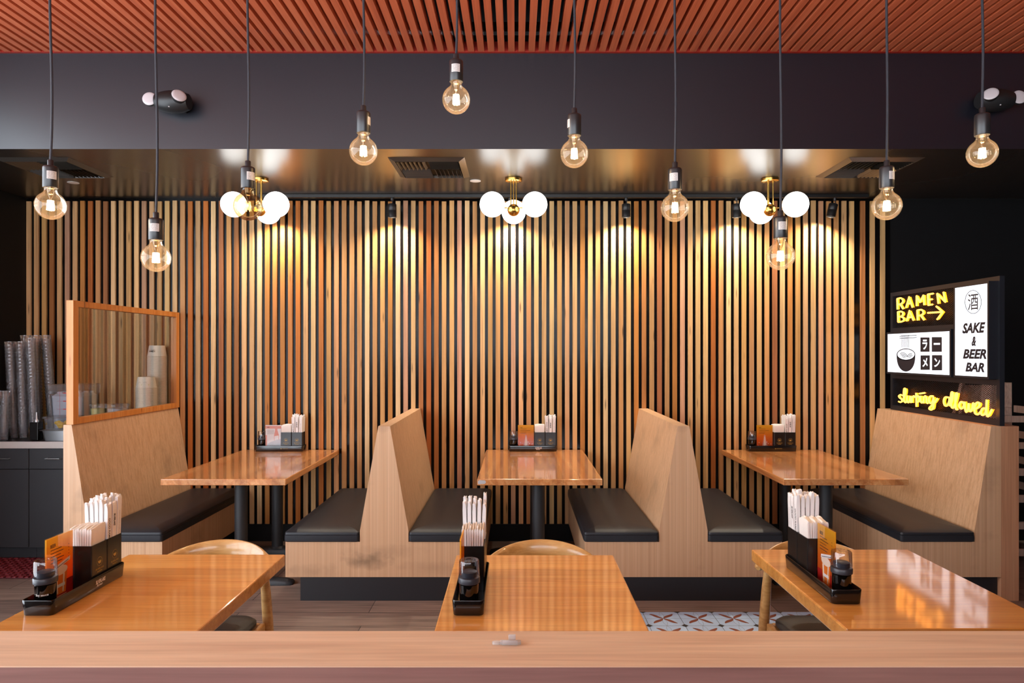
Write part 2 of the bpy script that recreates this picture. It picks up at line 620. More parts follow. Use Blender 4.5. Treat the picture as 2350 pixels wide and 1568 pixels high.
def dup(o, loc=None, rot=None, label=None, group=None):
    r = o.copy()
    COL.objects.link(r)
    if loc is not None:
        r.location = loc
    if rot is not None:
        r.rotation_euler = rot
    if label:
        r['label'] = label
    if group:
        r['group'] = group

    def kids(src, dst):
        for ch in list(src.children):
            c = ch.copy()
            COL.objects.link(c)
            c.parent = dst
            kids(ch, c)
    kids(o, r)
    return r


def struct(name, mb, mats, label=None):
    o = mb.build(name, mats)
    o['kind'] = 'structure'
    if label:
        o['label'] = label
    return o


def basis(x, y, o):
    """matrix whose local x, y axes point along x, y; text faces x cross y"""
    x, y = Vector(x), Vector(y)
    z = x.cross(y)
    m = Matrix((x, y, z)).transposed().to_4x4()
    m.translation = Vector(o)
    return m


def spline(pts, n=8):
    """catmull-rom through pts"""
    pts = [Vector(p) for p in pts]
    out = []
    for i in range(len(pts) - 1):
        p0, p1, p2, p3 = pts[max(i - 1, 0)], pts[i], pts[i + 1], pts[min(i + 2, len(pts) - 1)]
        for k in range(n):
            t = k / n
            out.append(0.5 * ((2 * p1) + (p2 - p0) * t + (2 * p0 - 5 * p1 + 4 * p2 - p3) * t * t + (3 * p1 - p0 - 3 * p2 + p3) * t ** 3))
    out.append(pts[-1])
    return out


def light(name, kind, loc, energy, color, parent=None, **kw):
    d = bpy.data.lights.new(name, kind)
    d.energy = energy
    d.color = color
    for k, v in kw.items():
        setattr(d, k, v)
    o = bpy.data.objects.new(name, d)
    COL.objects.link(o)
    o.location = loc
    if parent is not None:
        o.parent = parent
    return o

# ================================================================== the setting
DW = 5.50        # face of the slats on the back wall
DF = 4.18        # front of booths and soffit
XL, XR = -3.95, 4.7
ZC = 3.35        # underside of the ceiling slats
ZS = 2.765       # underside of the soffit
YB = -3.2        # street front behind the camera

struct('floor', MB().box(XL - 0.1, XR + 0.1, YB, 5.7, -0.1, 0, 0), ['floor'], 'dark brown wood plank floor')

# patterned tile field in front of the booths
tb = MB()
T = 0.2
tx0, ty1 = 0.3375, 3.993
nx, ny = 14, 13
tb.box(tx0, tx0 + nx * T, ty1 - ny * T, ty1, 0.0, 0.003, 4)
for i in range(nx):
    for j in range(ny):
        cx, cy = tx0 + (i + 0.5) * T, ty1 - (j + 0.5) * T
        g = 0.0012
        tb.poly([(cx - T / 2 + g, cy - T / 2 + g, 0.0036), (cx + T / 2 - g, cy - T / 2 + g, 0.0036), (cx + T / 2 - g, cy + T / 2 - g, 0.0036), (cx - T / 2 + g, cy + T / 2 - g, 0.0036)], 0)
        for a in range(4):
            an = PI / 4 + a * PI / 2
            d = Vector((math.cos(an), math.sin(an), 0))
            n = Vector((-d.y, d.x, 0))
            left, right = [], []
            for t in (0.0, 0.15, 0.35, 0.55, 0.75, 0.9, 1.0):
                r = 0.004 + t * 0.090
                w = 0.0125 * math.sin(PI * min(1, t * 0.92 + 0.04)) ** 0.8
                s = 0.0025 * math.sin(t * 2 * PI)
                left.append(Vector((cx, cy, 0.0042)) + d * r + n * (w + s))
                right.append(Vector((cx, cy, 0.0042)) + d * r + n * (-w + s))
            for k in range(6):
                tb.poly([right[k], right[k + 1], left[k + 1], left[k]], 1)
        tb.box(cx - T / 2, cx + T / 2, cy - 0.0006, cy + 0.0006, 0.0036, 0.0040, 3)
        for ph in (0, PI):
            pts = [Vector((cx + 0.012 * math.sin(2 * PI * k / 16 + ph), cy - T / 2 + T * k / 16, 0.0041)) for k in range(17)]
            for k in range(16):
                p, q = pts[k], pts[k + 1]
                w = Vector((0.0007, 0, 0))
                tb.poly([p - w, p + w, q + w, q - w], 3)
for i in range(nx + 1):
    for j in range(ny + 1):
        cx, cy = tx0 + i * T, ty1 - j * T
        a = 0.02
        tb.poly([(max(cx - a, tx0), cy, 0.0044), (cx, max(cy - a, ty1 - ny * T), 0.0044), (min(cx + a, tx0 + nx * T), cy, 0.0044), (cx, min(cy + a, ty1), 0.0044)], 2)
struct('floor', tb, ['tile', 'tile_brown', 'tile_black', 'tile_grey', 'grout'], 'white floor tiles with brown four petal stars')

# back wall: black panel with vertical timber slats
wb = struct('wall_back', MB().box(XL, 3.02, DW + 0.014, 5.66, 0.0, 3.4, 0), ['black_gloss'], 'glossy black back wall behind the timber slats')
sl = MB()
tones = []
pal = [((222, 178, 124), 3), ((208, 156, 100), 3), ((194, 128, 68), 2), ((206, 158, 124), 1.8), ((174, 114, 68), 1.5), ((230, 192, 140), 1.5), ((186, 110, 50), 0.9)]
xs = [XL + 0.0015 + 0.0620 * i for i in range(108)]
xs += [(1975.2 - 1185) * DW / F, (1997.5 - 1185) * DW / F, (2021.5 - 1185) * DW / F]
for i, x in enumerate(xs):
    w = 0.0362 + random.uniform(-0.001, 0.001)
    dz = random.uniform(-0.004, 0.004)
    zb = 0.139 if i < len(xs) - 1 else 1.02
    sl.box(x, x + w, DW + random.uniform(-0.001, 0.001), DW + 0.014, zb, 2.742 + dz, 0)
    c = random.choices([p[0] for p in pal], [p[1] for p in pal])[0]
    j = random.uniform(0.92, 1.06)
    c = S(*[min(255, max(0, k * j + random.uniform(-4, 4))) for k in c])
    tones += [c] * 8
so = sl.build('timber_slats', 'slat', wb)
ca = so.data.color_attributes.new('tone', 'FLOAT_COLOR', 'POINT')
for i, c in enumerate(tones):
    ca.data[i].color = c
struct('baseboard_back', MB().box(XL, 3.02, DW - 0.002, DW + 0.0138, 0.0, 0.137, 0), ['black_wall'])
struct('wall_end', MB().box(3.02, XR, DW + 0.02, 5.66, 0.0, 3.4, 0), ['black_wall'], 'plain black wall beyond the slats')
wl = MB()
wl.box(XL - 0.1, XL, 3.4, 5.66, 0.0, 3.4, 0)
wl.box(XL - 0.1, XL, YB, 3.4, 0.0, 0.35, 0)
wl.box(XL - 0.1, XL, YB, 3.4, 3.32, 3.4, 0)
struct('wall_left', wl, ['black_wall'])
w2 = MB()
for y in (YB + 0.03, -1.6, 0.0, 1.7, 3.37):
    w2.box(XL - 0.09, XL - 0.01, y - 0.03, y + 0.03, 0.35, 3.32, 0)
w2.box(XL - 0.09, XL - 0.01, YB, 3.4, 2.35, 2.41, 0)
struct('window_2', w2, ['metal_black'])
wr = MB()
wr.box(XR, XR + 0.1, 2.6, 5.66, 0.0, 3.4, 0)
wr.box(XR, XR + 0.1, YB, 2.6, 0.0, 3.4, 0)
struct('wall_right', wr, ['black_wall'])
# soffit over the booths
sf = MB()
sf.box(XL, XR, DF - 0.01, 5.66, ZS, 3.46, 0)
for k, f in enumerate(sf.f):
    if k == 2:
        sf.m[k] = 1
struct('ceiling_soffit', sf, ['soffit', 'soffit_face'], 'dropped black soffit above the booths')
# slatted ceiling
ce = struct('ceiling', MB().box(XL - 0.1, XR + 0.1, YB, DF + 0.1, ZC + 0.16, ZC + 0.22, 0), ['plenum'], 'black plenum above the red slats')
cs = MB()
p = 0.0612
k0 = int((XL) / p)
n = 0
for k in range(k0, int(XR / p) + 1):
    x = k * p + 0.012
    cs.box(x, x + 0.0385, YB + 0.02, DF - 0.034, ZC, ZC + 0.06, 0)
cs.build('ceiling_slats', 'ceiling_slat', ce)
cb = MB()
for y in (3.98, 3.3, 2.6, 1.9, 1.2, 0.5):
    cb.box(XL + 0.01, XR - 0.01, y, y + 0.035, ZC + 0.0605, ZC + 0.10, 0)
cb.build('batten', 'plenum', ce)
struct('trim_1', MB().box(XL, XR, DF - 0.032, DF - 0.0105, ZC - 0.001, ZC + 0.062, 0), ['red_trim'], 'red ledger strip where the ceiling slats meet the soffit')
# shop front behind the camera: sill, header, mullions with open panes of daylight
wf = MB()
wf.box(XL, XR, YB - 0.12, YB, 0.0, 0.35, 0)
wf.box(XL, XR, YB - 0.12, YB, 3.1, 3.5, 0)
wf.box(2.1, XR, YB - 0.12, YB, 0.35, 3.1, 0)
struct('wall_front', wf, ['pale_wall'])
wn = MB()
for x in (XL + 0.03, -2.5, -1.0, 0.5, 2.06):
    wn.box(x - 0.03, x + 0.03, YB - 0.1, YB - 0.02, 0.35, 3.1, 0)
wn.box(XL + 0.03, 2.06, YB - 0.1, YB - 0.02, 2.35, 2.41, 0)
struct('window_1', wn, ['metal_black'])
# half wall under the foreground ledge
ZL = 1.0
YL0, YL1 = 1.1387, 1.2854
struct('wall_half', MB().box(-2.3, 2.3, YL0 + 0.02, YL1 - 0.02, 0, ZL - 0.09, 0), ['black_wall'])
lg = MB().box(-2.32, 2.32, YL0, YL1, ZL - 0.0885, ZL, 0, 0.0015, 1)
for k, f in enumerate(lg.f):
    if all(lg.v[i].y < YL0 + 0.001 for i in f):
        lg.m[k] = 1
tag(lg.build('wooden_ledge', ['ledge', 'ledge_edge_shaded']), 'broad pale timber ledge capping the half wall across the whole foreground', 'ledge')

# taller screen, added unseen behind the camera to shade the ledge front
struct('wall_half', MB().box(-2.6, 2.6, -0.5, -0.38, 0, 1.40, 0), ['pale_wall'], 'added low screen behind the viewpoint that blocks window light')

# little clear clip lying on the ledge
c0 = P(1168, 1479, 1567 * (H - ZL) / (1479 - 808) * F / 1567)
c0.z = ZL
cl = thing('plastic_clip', 'small clear plastic clip lying on the foreground ledge', 'clip', c0)
mb = MB()
ring = [(-0.022 + 0.008 * math.cos(2 * PI * k / 12), 0.004 * math.sin(2 * PI * k / 12)) for k in range(12)]
mb.stack([(ring, 0.0005), (ring, 0.005)])
mb.box(-0.016, 0.0215, -0.0048, 0.0052, 0.0005, 0.0065, 0, 0.0015)
mb.box(-0.012, 0.016, -0.006, -0.003, 0.0005, 0.009, 0, 0.001)
mb.build('clip_body', 'clip', cl)
mb = MB()
mb.box(-0.001, 0.012, 0.0053, 0.0068, 0.0005, 0.014, 0, 0.0005)
mb.box(-0.001, 0.012, 0.0068, 0.013, 0.0115, 0.013, 0, 0.0005)
mb.build('clip_hook', 'clip', cl)

# ================================================================== ceiling services
# globe bulb pendants
YP = 2.33


def make_pendant(px, cy, sticker_ang, lit, label, wob):
    c = P(px, cy, YP)
    t = thing('pendant_light', label, 'pendant lamp', (c.x, c.y, c.z), 0, 'globe bulb pendants')
    r = 0.0475
    # bulb glass
    prof = []
    for k in range(0, 19):
        a = -PI / 2 + k / 18 * (PI / 2 + 1.02)
        prof.append((r * math.cos(a), r * math.sin(a)))
    prof += [(0.0212, 0.0455), (0.0192, 0.050), (0.0186, 0.056), (0.0186, 0.064)]
    gl = MB().lathe(prof, (0, 0, 0), 32, 0, True, False).build('bulb', 'bulb' if lit else 'bulb_smoke', t)
    fm = MB()
    for k in range(6):
        a = 2 * PI * k / 6 + 0.3
        fm.tube([(0.0075 * math.cos(a), 0.0075 * math.sin(a), 0.017), (0.010 * math.cos(a), 0.010 * math.sin(a), -0.016)], 0.0013 if not lit else 0.0027, 6)
    fm.build('filament', 'filament' if lit else 'filament_dim', gl)
    MB().lathe([(0.003, 0.004), (0.003, 0.024), (0.008, 0.034), (0.011, 0.05), (0.013, 0.062)], (0, 0, 0), 12).build('stem', 'stem', gl)
    # socket
    z0 = 0.0605
    so = MB().lathe([(0.019, z0 + 0.003), (0.0225, z0), (0.0235, z0 + 0.002), (0.0235, z0 + 0.066), (0.0225, z0 + 0.071), (0.0195, z0 + 0.0735), (0.0098, z0 + 0.0738), (0.0094, z0 + 0.075), (0.0094, z0 + 0.093), (0.0085, z0 + 0.0945)], (0, 0, 0), 28).build('socket', 'socket', t)
    rs = 0.0237
    st = MB()
    w, h, zc = 0.030, 0.027, z0 + 0.040

    def warp(q):
        a = sticker_ang - PI / 2 + q.x / rs
        return Vector((rs * math.cos(a), rs * math.sin(a), zc + q.y))
    N = 8
    for k in range(N):
        a, b = -w / 2 + w * k / N, -w / 2 + w * (k + 1) / N
        st.add([warp(Vector((a, -h / 2, 0))), warp(Vector((b, -h / 2, 0))), warp(Vector((b, h / 2, 0))), warp(Vector((a, h / 2, 0)))], [(0, 1, 2, 3)], 0, True)
    rs = 0.0238
    for i, s in enumerate(('CAUTION', 'RISK OF FIRE', 'MAX 60 WATT', 'TYPE A LAMP', 'DRY LOCATION')):
        st.text(s, 0.0028 if i != 0 else 0.0034, None, 1, width=0.024, warp=lambda q, i=i: warp(Vector((q.x, q.y + 0.0095 - i * 0.0048, 0))))
    st.build('warning_sticker', ['sticker', 'ink'], so)
    # cord up to the slats
    zt = ZC - 0.012 - c.z
    pts = []
    for k in range(15):
        u = k / 14
        z = z0 + 0.0945 + (zt - z0 - 0.0945) * u
        pts.append((wob * math.sin(u * 9) * (1 - u * 0.5) + wob * 0.5 * u, wob * 0.4 * math.sin(u * 6 + 1), z))
    pts[0] = (0, 0, z0 + 0.093)
    MB().tube(spline(pts, 3), 0.0042, 8).build('cord', 'cord', t)
    MB().lathe([(0.03, zt - 0.012), (0.031, zt - 0.008), (0.031, zt + 0.0118), (0.012, zt + 0.0119)], (pts[-1][0], pts[-1][1], 0), 20).build('ceiling_cup', 'socket', t)
    light('bulb_glow', 'POINT', (0, 0, 0.0), BULB_W if lit else 0.25, (1.0, 0.72, 0.42), t, shadow_soft_size=0.012)
    return t


pend = [
    (116, 472, 0.75, True, 'lit globe bulb pendant nearest the plastic cup stacks', 0.004),
    (358, 592, 0.25, True, 'lowest hanging globe bulb pendant, above the wooden glass partition', 0.004),
    (569, 474, 0.85, False, 'dim amber globe bulb pendant hanging in front of a brass three globe fixture', 0.003),
    (834, 347, 1.55, True, 'lit globe bulb pendant beside the middle vent, its sticker turned edge on', 0.003),
    (1047, 229, 0.0, True, 'highest hanging globe bulb pendant, fully against the dark soffit face', 0.003),
    (1318, 353, -1.45, True, 'lit globe bulb pendant with its sticker edge facing left, right of the middle brass fixture', 0.003),
    (1549, 477, -0.45, True, 'lit globe bulb pendant hanging over the middle and right booths, between two track spots', 0.003),
    (1791, 588, 0.0, True, 'low globe bulb pendant hanging just below the right brass fixture', 0.004),
    (2035, 473, 0.45, True, 'lit globe bulb pendant in front of the vent nearest the neon sign', 0.003),
    (2254, 352, 2.6, True, 'lit globe bulb pendant hanging below an emergency light, last of the row', 0.004),
]
for a in pend:
    make_pendant(*a)

# brass fixtures with three opal globes
YG = 4.88


def make_fixture(x, label):
    t = thing('globe_ceiling_light', label, 'ceiling lamp', (x, YG, ZS), 0, 'brass three globe ceiling lights')
    MB().lathe([(0.002, -0.022), (0.052, -0.022), (0.060, -0.019), (0.061, -0.016), (0.061, -0.002), (0.058, 0.0)], n=32).build('canopy', 'brass', t)
    zg = 2.561 - ZS
    zr = zg - 0.012
    for k, an in enumerate((PI + PI / 6, -PI / 6, PI / 2)):
        d = Vector((math.cos(an), math.sin(an), 0))
        c = d * 0.172
        o = d * 0.022
        zb = zr
        rod = MB()
        pts = [Vector((o.x, o.y, -0.022)), Vector((o.x, o.y, zb + 0.05))]
        for q in range(1, 7):
            a = q / 6 * PI / 2
            pts.append(Vector((o.x, o.y, zb + 0.03)) + d * 0.03 * (1 - math.cos(a)) + Vector((0, 0, -0.03 * math.sin(a))))
        pts.append(Vector((0, 0, zb)) + d * 0.09)
        rod.tube(pts, 0.0046, 10)
        rod.lathe([(0.009, -0.024), (0.009, -0.021)], (o.x, o.y, 0), 12)
        rod.build('rod', 'brass', t)
        g = MB().sphere((c.x, c.y, zg), 0.0885, 0, 36, 24).build('globe', 'globe', t)
        MB().tube([Vector((0, 0, zb)) + d * 0.078, Vector((0, 0, zb)) + d * 0.086], 0.012, 14).build('collar', 'brass', g)
    hb = MB()
    hb.sphere((0, 0, zg - 0.022), 0.044, 0, 28, 18, (1, 1, 1))
    hb.build('hub', 'brass', t)
    return t


make_fixture(-1.835, 'brass light with three white globes mostly behind the dim amber bulb')
make_fixture(-0.020, 'brass light with three white globes in plain view, by the middle vent')
make_fixture(1.812, 'brass light with three white globes above the right booth, a pendant cord crossing it')

# track and spots
YT = 5.37
zt0, zt1 = ZS - 0.028, ZS - 0.0005
tr = MB().box((596 - 1185) * YT / F, (1992 - 1185) * YT / F, YT - 0.018, YT + 0.018, zt0, zt1, 0, 0.002, 1)
tag(tr.build('lighting_track', 'metal_black'), 'thin black lighting track running under the soffit along the top of the slats', 'track')
spots = [(633, 0.0, 'black track spot hidden behind the left brass globes'),
         (900, 0.0, 'black track spot between the left and middle brass fixtures'),
         (1170, 0.0, 'black track spot hidden behind the middle brass globes'),
         (1437, 0.0, 'black track spot just left of the pendant between middle and right booths'),
         (1690, 0.0, 'black track spot beside the left globe of the right brass fixture'),
         (1916, 0.22, 'tilted black track spot nearest the end of the track')]
for px, tilt, lab in spots:
    x = (px - 1185) * YT / F
    t = thing('track_spotlight', lab, 'spotlight', (x, YT, zt0), 0, 'track spotlights')
    MB().lathe([(0.012, -0.022), (0.013, -0.018), (0.013, -0.0005), (0.010, 0.0)], n=14).build('adapter', 'metal_black', t)
    MB().tube([(0, 0, -0.02), (0.004, -0.004, -0.032), (0, 0, -0.052)], 0.0045, 8).build('swivel', 'metal_black', t)
    hd = MB().lathe([(0.0265, -0.112), (0.0290, -0.152), (0.034, -0.153), (0.034, -0.102), (0.0332, -0.101), (0.0332, -0.099), (0.034, -0.098), (0.034, -0.053), (0.031, -0.049), (0.006, -0.049)], n=24, cap0=False).build('lamp_head', 'metal_black', t)
    MB().lathe([(0.0260, -0.113), (0.0260, -0.108)], n=20).build('lens', 'spot_lens', hd)
    li = light('spot_beam', 'SPOT', (0, 0, -0.1545), SPOT_W, (1.0, 0.87, 0.68), t, spot_size=math.radians(150), spot_blend=1.0, shadow_soft_size=0.02)
    li.parent = hd
    li.rotation_euler = (math.radians(3), 0, 0)
    hd.rotation_euler = (0, tilt, 0)

# square air diffusers
def make_vent(x, label):
    y0, y1 = 4.337, 4.845
    w = y1 - y0
    cy = (y0 + y1) / 2
    t = thing('ceiling_vent', label, 'air vent', (x, cy, ZS), 0, 'square black air vents')
    a, b = 0.245, 0.205
    fr = MB()
    o = [(-a, -a), (a, -a), (a, a), (-a, a)]
    i2 = [(-b, -b), (b, -b), (b, b), (-b, b)]
    for k in range(4):
        j = (k + 1) % 4
        z = -0.018
        fr.add([(o[k][0], o[k][1], -0.0005), (o[j][0], o[j][1], -0.0005), (i2[j][0], i2[j][1], z), (i2[k][0], i2[k][1], z), (i2[k][0] * .97, i2[k][1] * .97, -0.001), (i2[j][0] * .97, i2[j][1] * .97, -0.001)], [(0, 1, 2, 3), (3, 2, 5, 4)])
    fr.poly([(-b, -b, -0.0012), (b, -b, -0.0012), (b, b, -0.0012), (-b, b, -0.0012)], 1)
    fr.build('frame', ['vent_metal', 'black_wall'], t)
    for qx, qy, ax in ((-1, -1, 1), (1, -1, 0), (-1, 1, 0), (1, 1, 1)):
        lv = MB()
        for k in range(7):
            s = (k + 0.5) / 7
            if ax:      # blades run along y
                xx = qx * (0.006 + s * (b - 0.014))
                lv.add([(xx, qy * 0.006, -0.003), (xx + qx * 0.014, qy * 0.006, -0.021), (xx + qx * 0.014, qy * (b - 0.008), -0.021), (xx, qy * (b - 0.008), -0.003),
                        (xx + 0.0015, qy * 0.006, -0.003), (xx + qx * 0.014 + 0.0015, qy * 0.006, -0.021), (xx + qx * 0.014 + 0.0015, qy * (b - 0.008), -0.021), (xx + 0.0015, qy * (b - 0.008), -0.003)],
                       [(0, 1, 2, 3), (7, 6, 5, 4), (1, 5, 6, 2)])
            else:
                yy = qy * (0.006 + s * (b - 0.014))
                lv.add([(qx * 0.006, yy, -0.003), (qx * 0.006, yy + qy * 0.014, -0.021), (qx * (b - 0.008), yy + qy * 0.014, -0.021), (qx * (b - 0.008), yy, -0.003),
                        (qx * 0.006, yy + 0.0015, -0.003), (qx * 0.006, yy + qy * 0.014 + 0.0015, -0.021), (qx * (b - 0.008), yy + qy * 0.014 + 0.0015, -0.021), (qx * (b - 0.008), yy + 0.0015, -0.003)],
                       [(0, 1, 2, 3), (7, 6, 5, 4), (1, 5, 6, 2)])
        lv.build('louvre_set', 'vent_metal', t)


make_vent(-3.095, 'square black air vent in the soffit nearest the left wall')
make_vent(-0.575, 'square black air vent in the soffit, nearest the middle brass fixture')
make_vent(2.362, 'square black air vent in the soffit nearest the neon sign')
for px, py, lab in ((168, 419, 'white round ceiling disc by the left vent'), (1091, 415, 'white round ceiling disc by the middle vent')):
    D = F * (ZS - H) / (808 - py)
    o = MB().lathe([(0.036, -0.004), (0.039, -0.003), (0.039, -0.0004)], (0, 0, 0), 24).build('sprinkler_cover', 'disc')
    o.location = ((px - 1185) * D / F, D, ZS)
    tag(o, lab, 'sprinkler cover', 'white ceiling discs')

# twin head emergency lights on the soffit face
def make_emergency(px, py, mir, label):
    c = P(px, py, DF - 0.085)
    t = thing('emergency_light', label, 'emergency light', c, 0, 'twin head emergency lights')
    body = MB()
    loops = []
    for k in range(13):
        u = -1 + 2 * k / 12
        r = 0.066 * (1 - 0.30 * u * u)
        loops.append([(u * 0.096, r * math.cos(2 * PI * q / 28), r * math.sin(2 * PI * q / 28)) for q in range(28)])
    body.loft(loops)
    body.box(-0.05, 0.05, 0.03, 0.0746, -0.045, 0.045, 0, 0.004)
    body.lathe([(0.004, -0.003), (0.004, 0.002)], (0.0, -0.048, -0.045), 10, 1)
    body.build('body', ['metal_black', 'lens'], t)
    for p, d in (((-0.128, -0.025, 0.010), (0.10, -0.97, 0.12)), ((0.066, -0.060, 0.016), (0.55, -0.74, 0.36))):
        d = Vector((d[0] * mir, d[1], d[2])).normalized()
        p = Vector((p[0] * mir, p[1], p[2]))
        q = Vector((p[0] * 0.75, 0.0, 0.0)) if abs(p[0]) > 0.1 else p - d * 0.03
        h = MB().tube([p - d * 0.036 + Vector((-p[0] * 0.1, 0, 0)), p - d * 0.02, p - d * 0.004, p], [0.028, 0.040, 0.0435, 0.0425], 24).build('lamp_head', 'metal_black', t)
        MB().tube([p + d * 0.0002, p + d * 0.004, p + d * 0.007], [0.041, 0.038, 0.026], 24).build('lens', 'lens', h)


make_emergency(397, 234, 1, 'black twin head emergency light on the soffit face by the low pendant')
make_emergency(2283, 230, -1, 'black twin head emergency light at the end of the soffit face')

# ================================================================== booths
def front_prism(mb, poly, y0, y1, m=0):
    mb.prism([(x, y0, z) for x, z in poly], (0, y1 - y0, 0), m)


def cushion(name, x0, x1, parent, org, flip):
    """black seat pad with a sewn seam"""
    y0, y1 = DF - 0.012, DW - 0.012
    z0, z1 = 0.363, 0.428
    w, d = x1 - x0, y1 - y0
    cx, cy = (x0 + x1) / 2, (y0 + y1) / 2
    mb = MB()

    def rr(i, z):
        return [(x, y, z) for x, y in rrect(w - 2 * i, d - 2 * i, max(0.018 - i * 0.3, 0.006), 4, cx, cy)]
    loops = [rr(0.006, z0), rr(0.0, z0 + 0.006), rr(-0.001, z0 + 0.022), rr(0.0, z0 + 0.040), rr(0.0035, z0 + 0.043), rr(0.0005, z0 + 0.046), rr(0.003, z0 + 0.058), rr(0.014, z1), rr(0.04, z1 + 0.009), rr(0.09, z1 + 0.015), rr(0.17, z1 + 0.017)]
    mb.loft(loops)
    return mb.build(name, 'vinyl', parent, org)


zb0, zb1, ztop = 0.146, 0.362, 1.070


def base_box(mb, x0, x1):
    mb.box(x0, x1, DF, DW - 0.003, zb0, zb1, 0)


def double_booth(cx, label, wd='laminate'):
    org = (cx, DF, 0)
    t = thing('double_booth', label, 'booth bench', org)
    mb = MB()
    base_box(mb, cx - 0.604, cx + 0.604)
    mb.build('bench_base', wd, t, org)
    mb = MB()
    a, b = 0.036, 0.1485
    front_prism(mb, [(cx - b, zb1), (cx + b, zb1), (cx + b, 0.43), (cx + a, ztop), (cx - a, ztop), (cx - b, 0.43)], DF, DW - 0.003)
    mb.build('backrest', 'laminate', t, org)
    cushion('seat_cushion', cx - 0.610, cx - b - 0.002, t, org, False)
    cushion('seat_cushion', cx + b + 0.002, cx + 0.610, t, org, True)
    MB().box(cx - 0.514, cx + 0.514, DF + 0.004, DW - 0.003, 0.0, zb0, 0).build('kickplate', 'kick', t, org)
    return t


double_booth(-0.8095, 'double sided wooden booth bench with dark scuffs on its front', 'laminate_scuffed')
double_booth(1.023, 'double sided wooden booth bench with a clean unmarked front')
# left end booth
org = (-2.45, DF, 0)
t = thing('end_booth', 'single wooden booth bench with black seat carrying the wooden glass partition', 'booth bench', org)
mb = MB()
base_box(mb, -2.774, -2.169)
mb.build('bench_base', 'laminate', t, org)
mb = MB()
front_prism(mb, [(-2.774, zb1), (-2.622, zb1), (-2.622, 0.43), (-2.7235, ztop + 0.008), (-2.774, ztop + 0.008)], DF, DW - 0.003)
mb.build('backrest', 'laminate', t, org)
cushion('seat_cushion', -2.620, -2.163, t, org, False)
MB().box(-2.774, -2.259, DF + 0.004, DW - 0.003, 0.0, zb0, 0).build('kickplate', 'kick', t, org)
# right end booth
org = (2.7, DF, 0)
t = thing('end_booth', 'single wooden booth bench with black seat carrying the illuminated sign', 'booth bench', org)
mb = MB()
base_box(mb, 2.354, 2.968)
mb.build('bench_base', 'laminate', t, org)
mb = MB()
front_prism(mb, [(2.806, zb1), (2.968, zb1), (2.968, ztop), (2.908, ztop), (2.806, 0.43)], DF, DW - 0.003)
mb.build('backrest', 'laminate', t, org)
cushion('seat_cushion', 2.348, 2.804, t, org, True)
MB().box(2.444, 2.966, DF + 0.03, DW - 0.003, 0.0, zb0, 0).build('kickplate', 'kick', t, org)
mb = MB().box(2.9685, 3.078, DF, DW - 0.003, 0.0, ztop, 0, 0.001, 1)
mb.build('end_panel', 'laminate_red', t, org)['label'] = 'redder end panel reaching the floor'

# glass partition on the left booth
gx0, gx1, gz0, gz1 = -2.757, -2.713, ztop + 0.009, 1.842
gy0, gy1 = DF + 0.001, DW - 0.002
org = (-2.735, 4.8, gz0)
t = thing('glass_partition', 'orange stained wood frame holding a clear pane on top of the booth back', 'partition', org)
MB().box(gx0, gx1, gy0, gy0 + 0.05, gz0, gz1, 0, 0.001, 1).build('post', 'frame_wood', t, org)
MB().box(gx0, gx1, gy1 - 0.05, gy1, gz0, gz1, 0, 0.001, 1).build('post', 'frame_wood', t, org)
for z in (gz0, gz1 - 0.038):
    MB().box(gx0, gx1, gy0 + 0.0505, gy1 - 0.0505, z, z + 0.038, 0, 0.001, 1).build('rail', 'frame_wood', t, org)
MB().box(-2.737, -2.733, gy0 + 0.045, gy1 - 0.045, gz0 + 0.033, gz1 - 0.033, 0).build('pane', 'pane', t, org)

# ================================================================== tables
def booth_table(cx, label, chip=False):
    x0, x1, y0, y1 = cx - 0.387, cx + 0.387, 4.212, DW - 0.022
    org = (cx, 4.84, 0)
    t = thing('booth_table', label, 'table', org, 0, 'booth tables')
    top = MB().box(x0, x1, y0, y1, 0.700, 0.740, 0, 0.005, 2)
    tp = top.build('tabletop', 'booth_table', t, org)
    if chip:
        cm = MB()
        cm.add([(x0 + 0.006, y0 - 0.0006, 0.708), (x0 + 0.048, y0 - 0.0006, 0.711), (x0 + 0.055, y0 - 0.0006, 0.722), (x0 + 0.048, y0 - 0.0006, 0.732), (x0 + 0.012, y0 - 0.0006, 0.734), (x0 + 0.004, y0 - 0.0006, 0.724)], [(0, 1, 2, 3, 4, 5)])
        cm.build('worn_patch', 'chip', tp, org)
    for y in (4.49, 5.17):
        MB().lathe([(0.055, 0.045), (0.041, 0.06), (0.041, 0.68), (0.10, 0.69), (0.10, 0.6995)], (cx, y, 0), 24).build('post', 'metal_post', t, org)
        ft = MB()
        for s in (-1, 1):
            loops = []
            for u, w, h in ((0.0, 0.045, 0.055), (0.12, 0.042, 0.048), (0.24, 0.040, 0.040), (0.30, 0.040, 0.034), (0.335, 0.034, 0.026), (0.345, 0.024, 0.018)):
                loops.append([(cx + s * u, y + w * math.cos(a), max(0.004, 0.004 + h * max(0, math.sin(a)) ** 0.7)) for a in [PI * k / 10 for k in range(11)]] + [(cx + s * u, y - w, 0.0), (cx + s * u, y + w, 0.0)])
            if s > 0:
                loops = [list(reversed(l)) for l in loops]
            ft.loft(loops)
        ft.build('foot', 'metal_post', t, org)
    return t


booth_table(-1.81, 'wooden booth table between the glass partition booth and the scuffed booth')
booth_table(0.145, 'wooden booth table with a worn grey patch on its front corner', True)
booth_table(2.035, 'wooden booth table beside the booth with the illuminated sign')


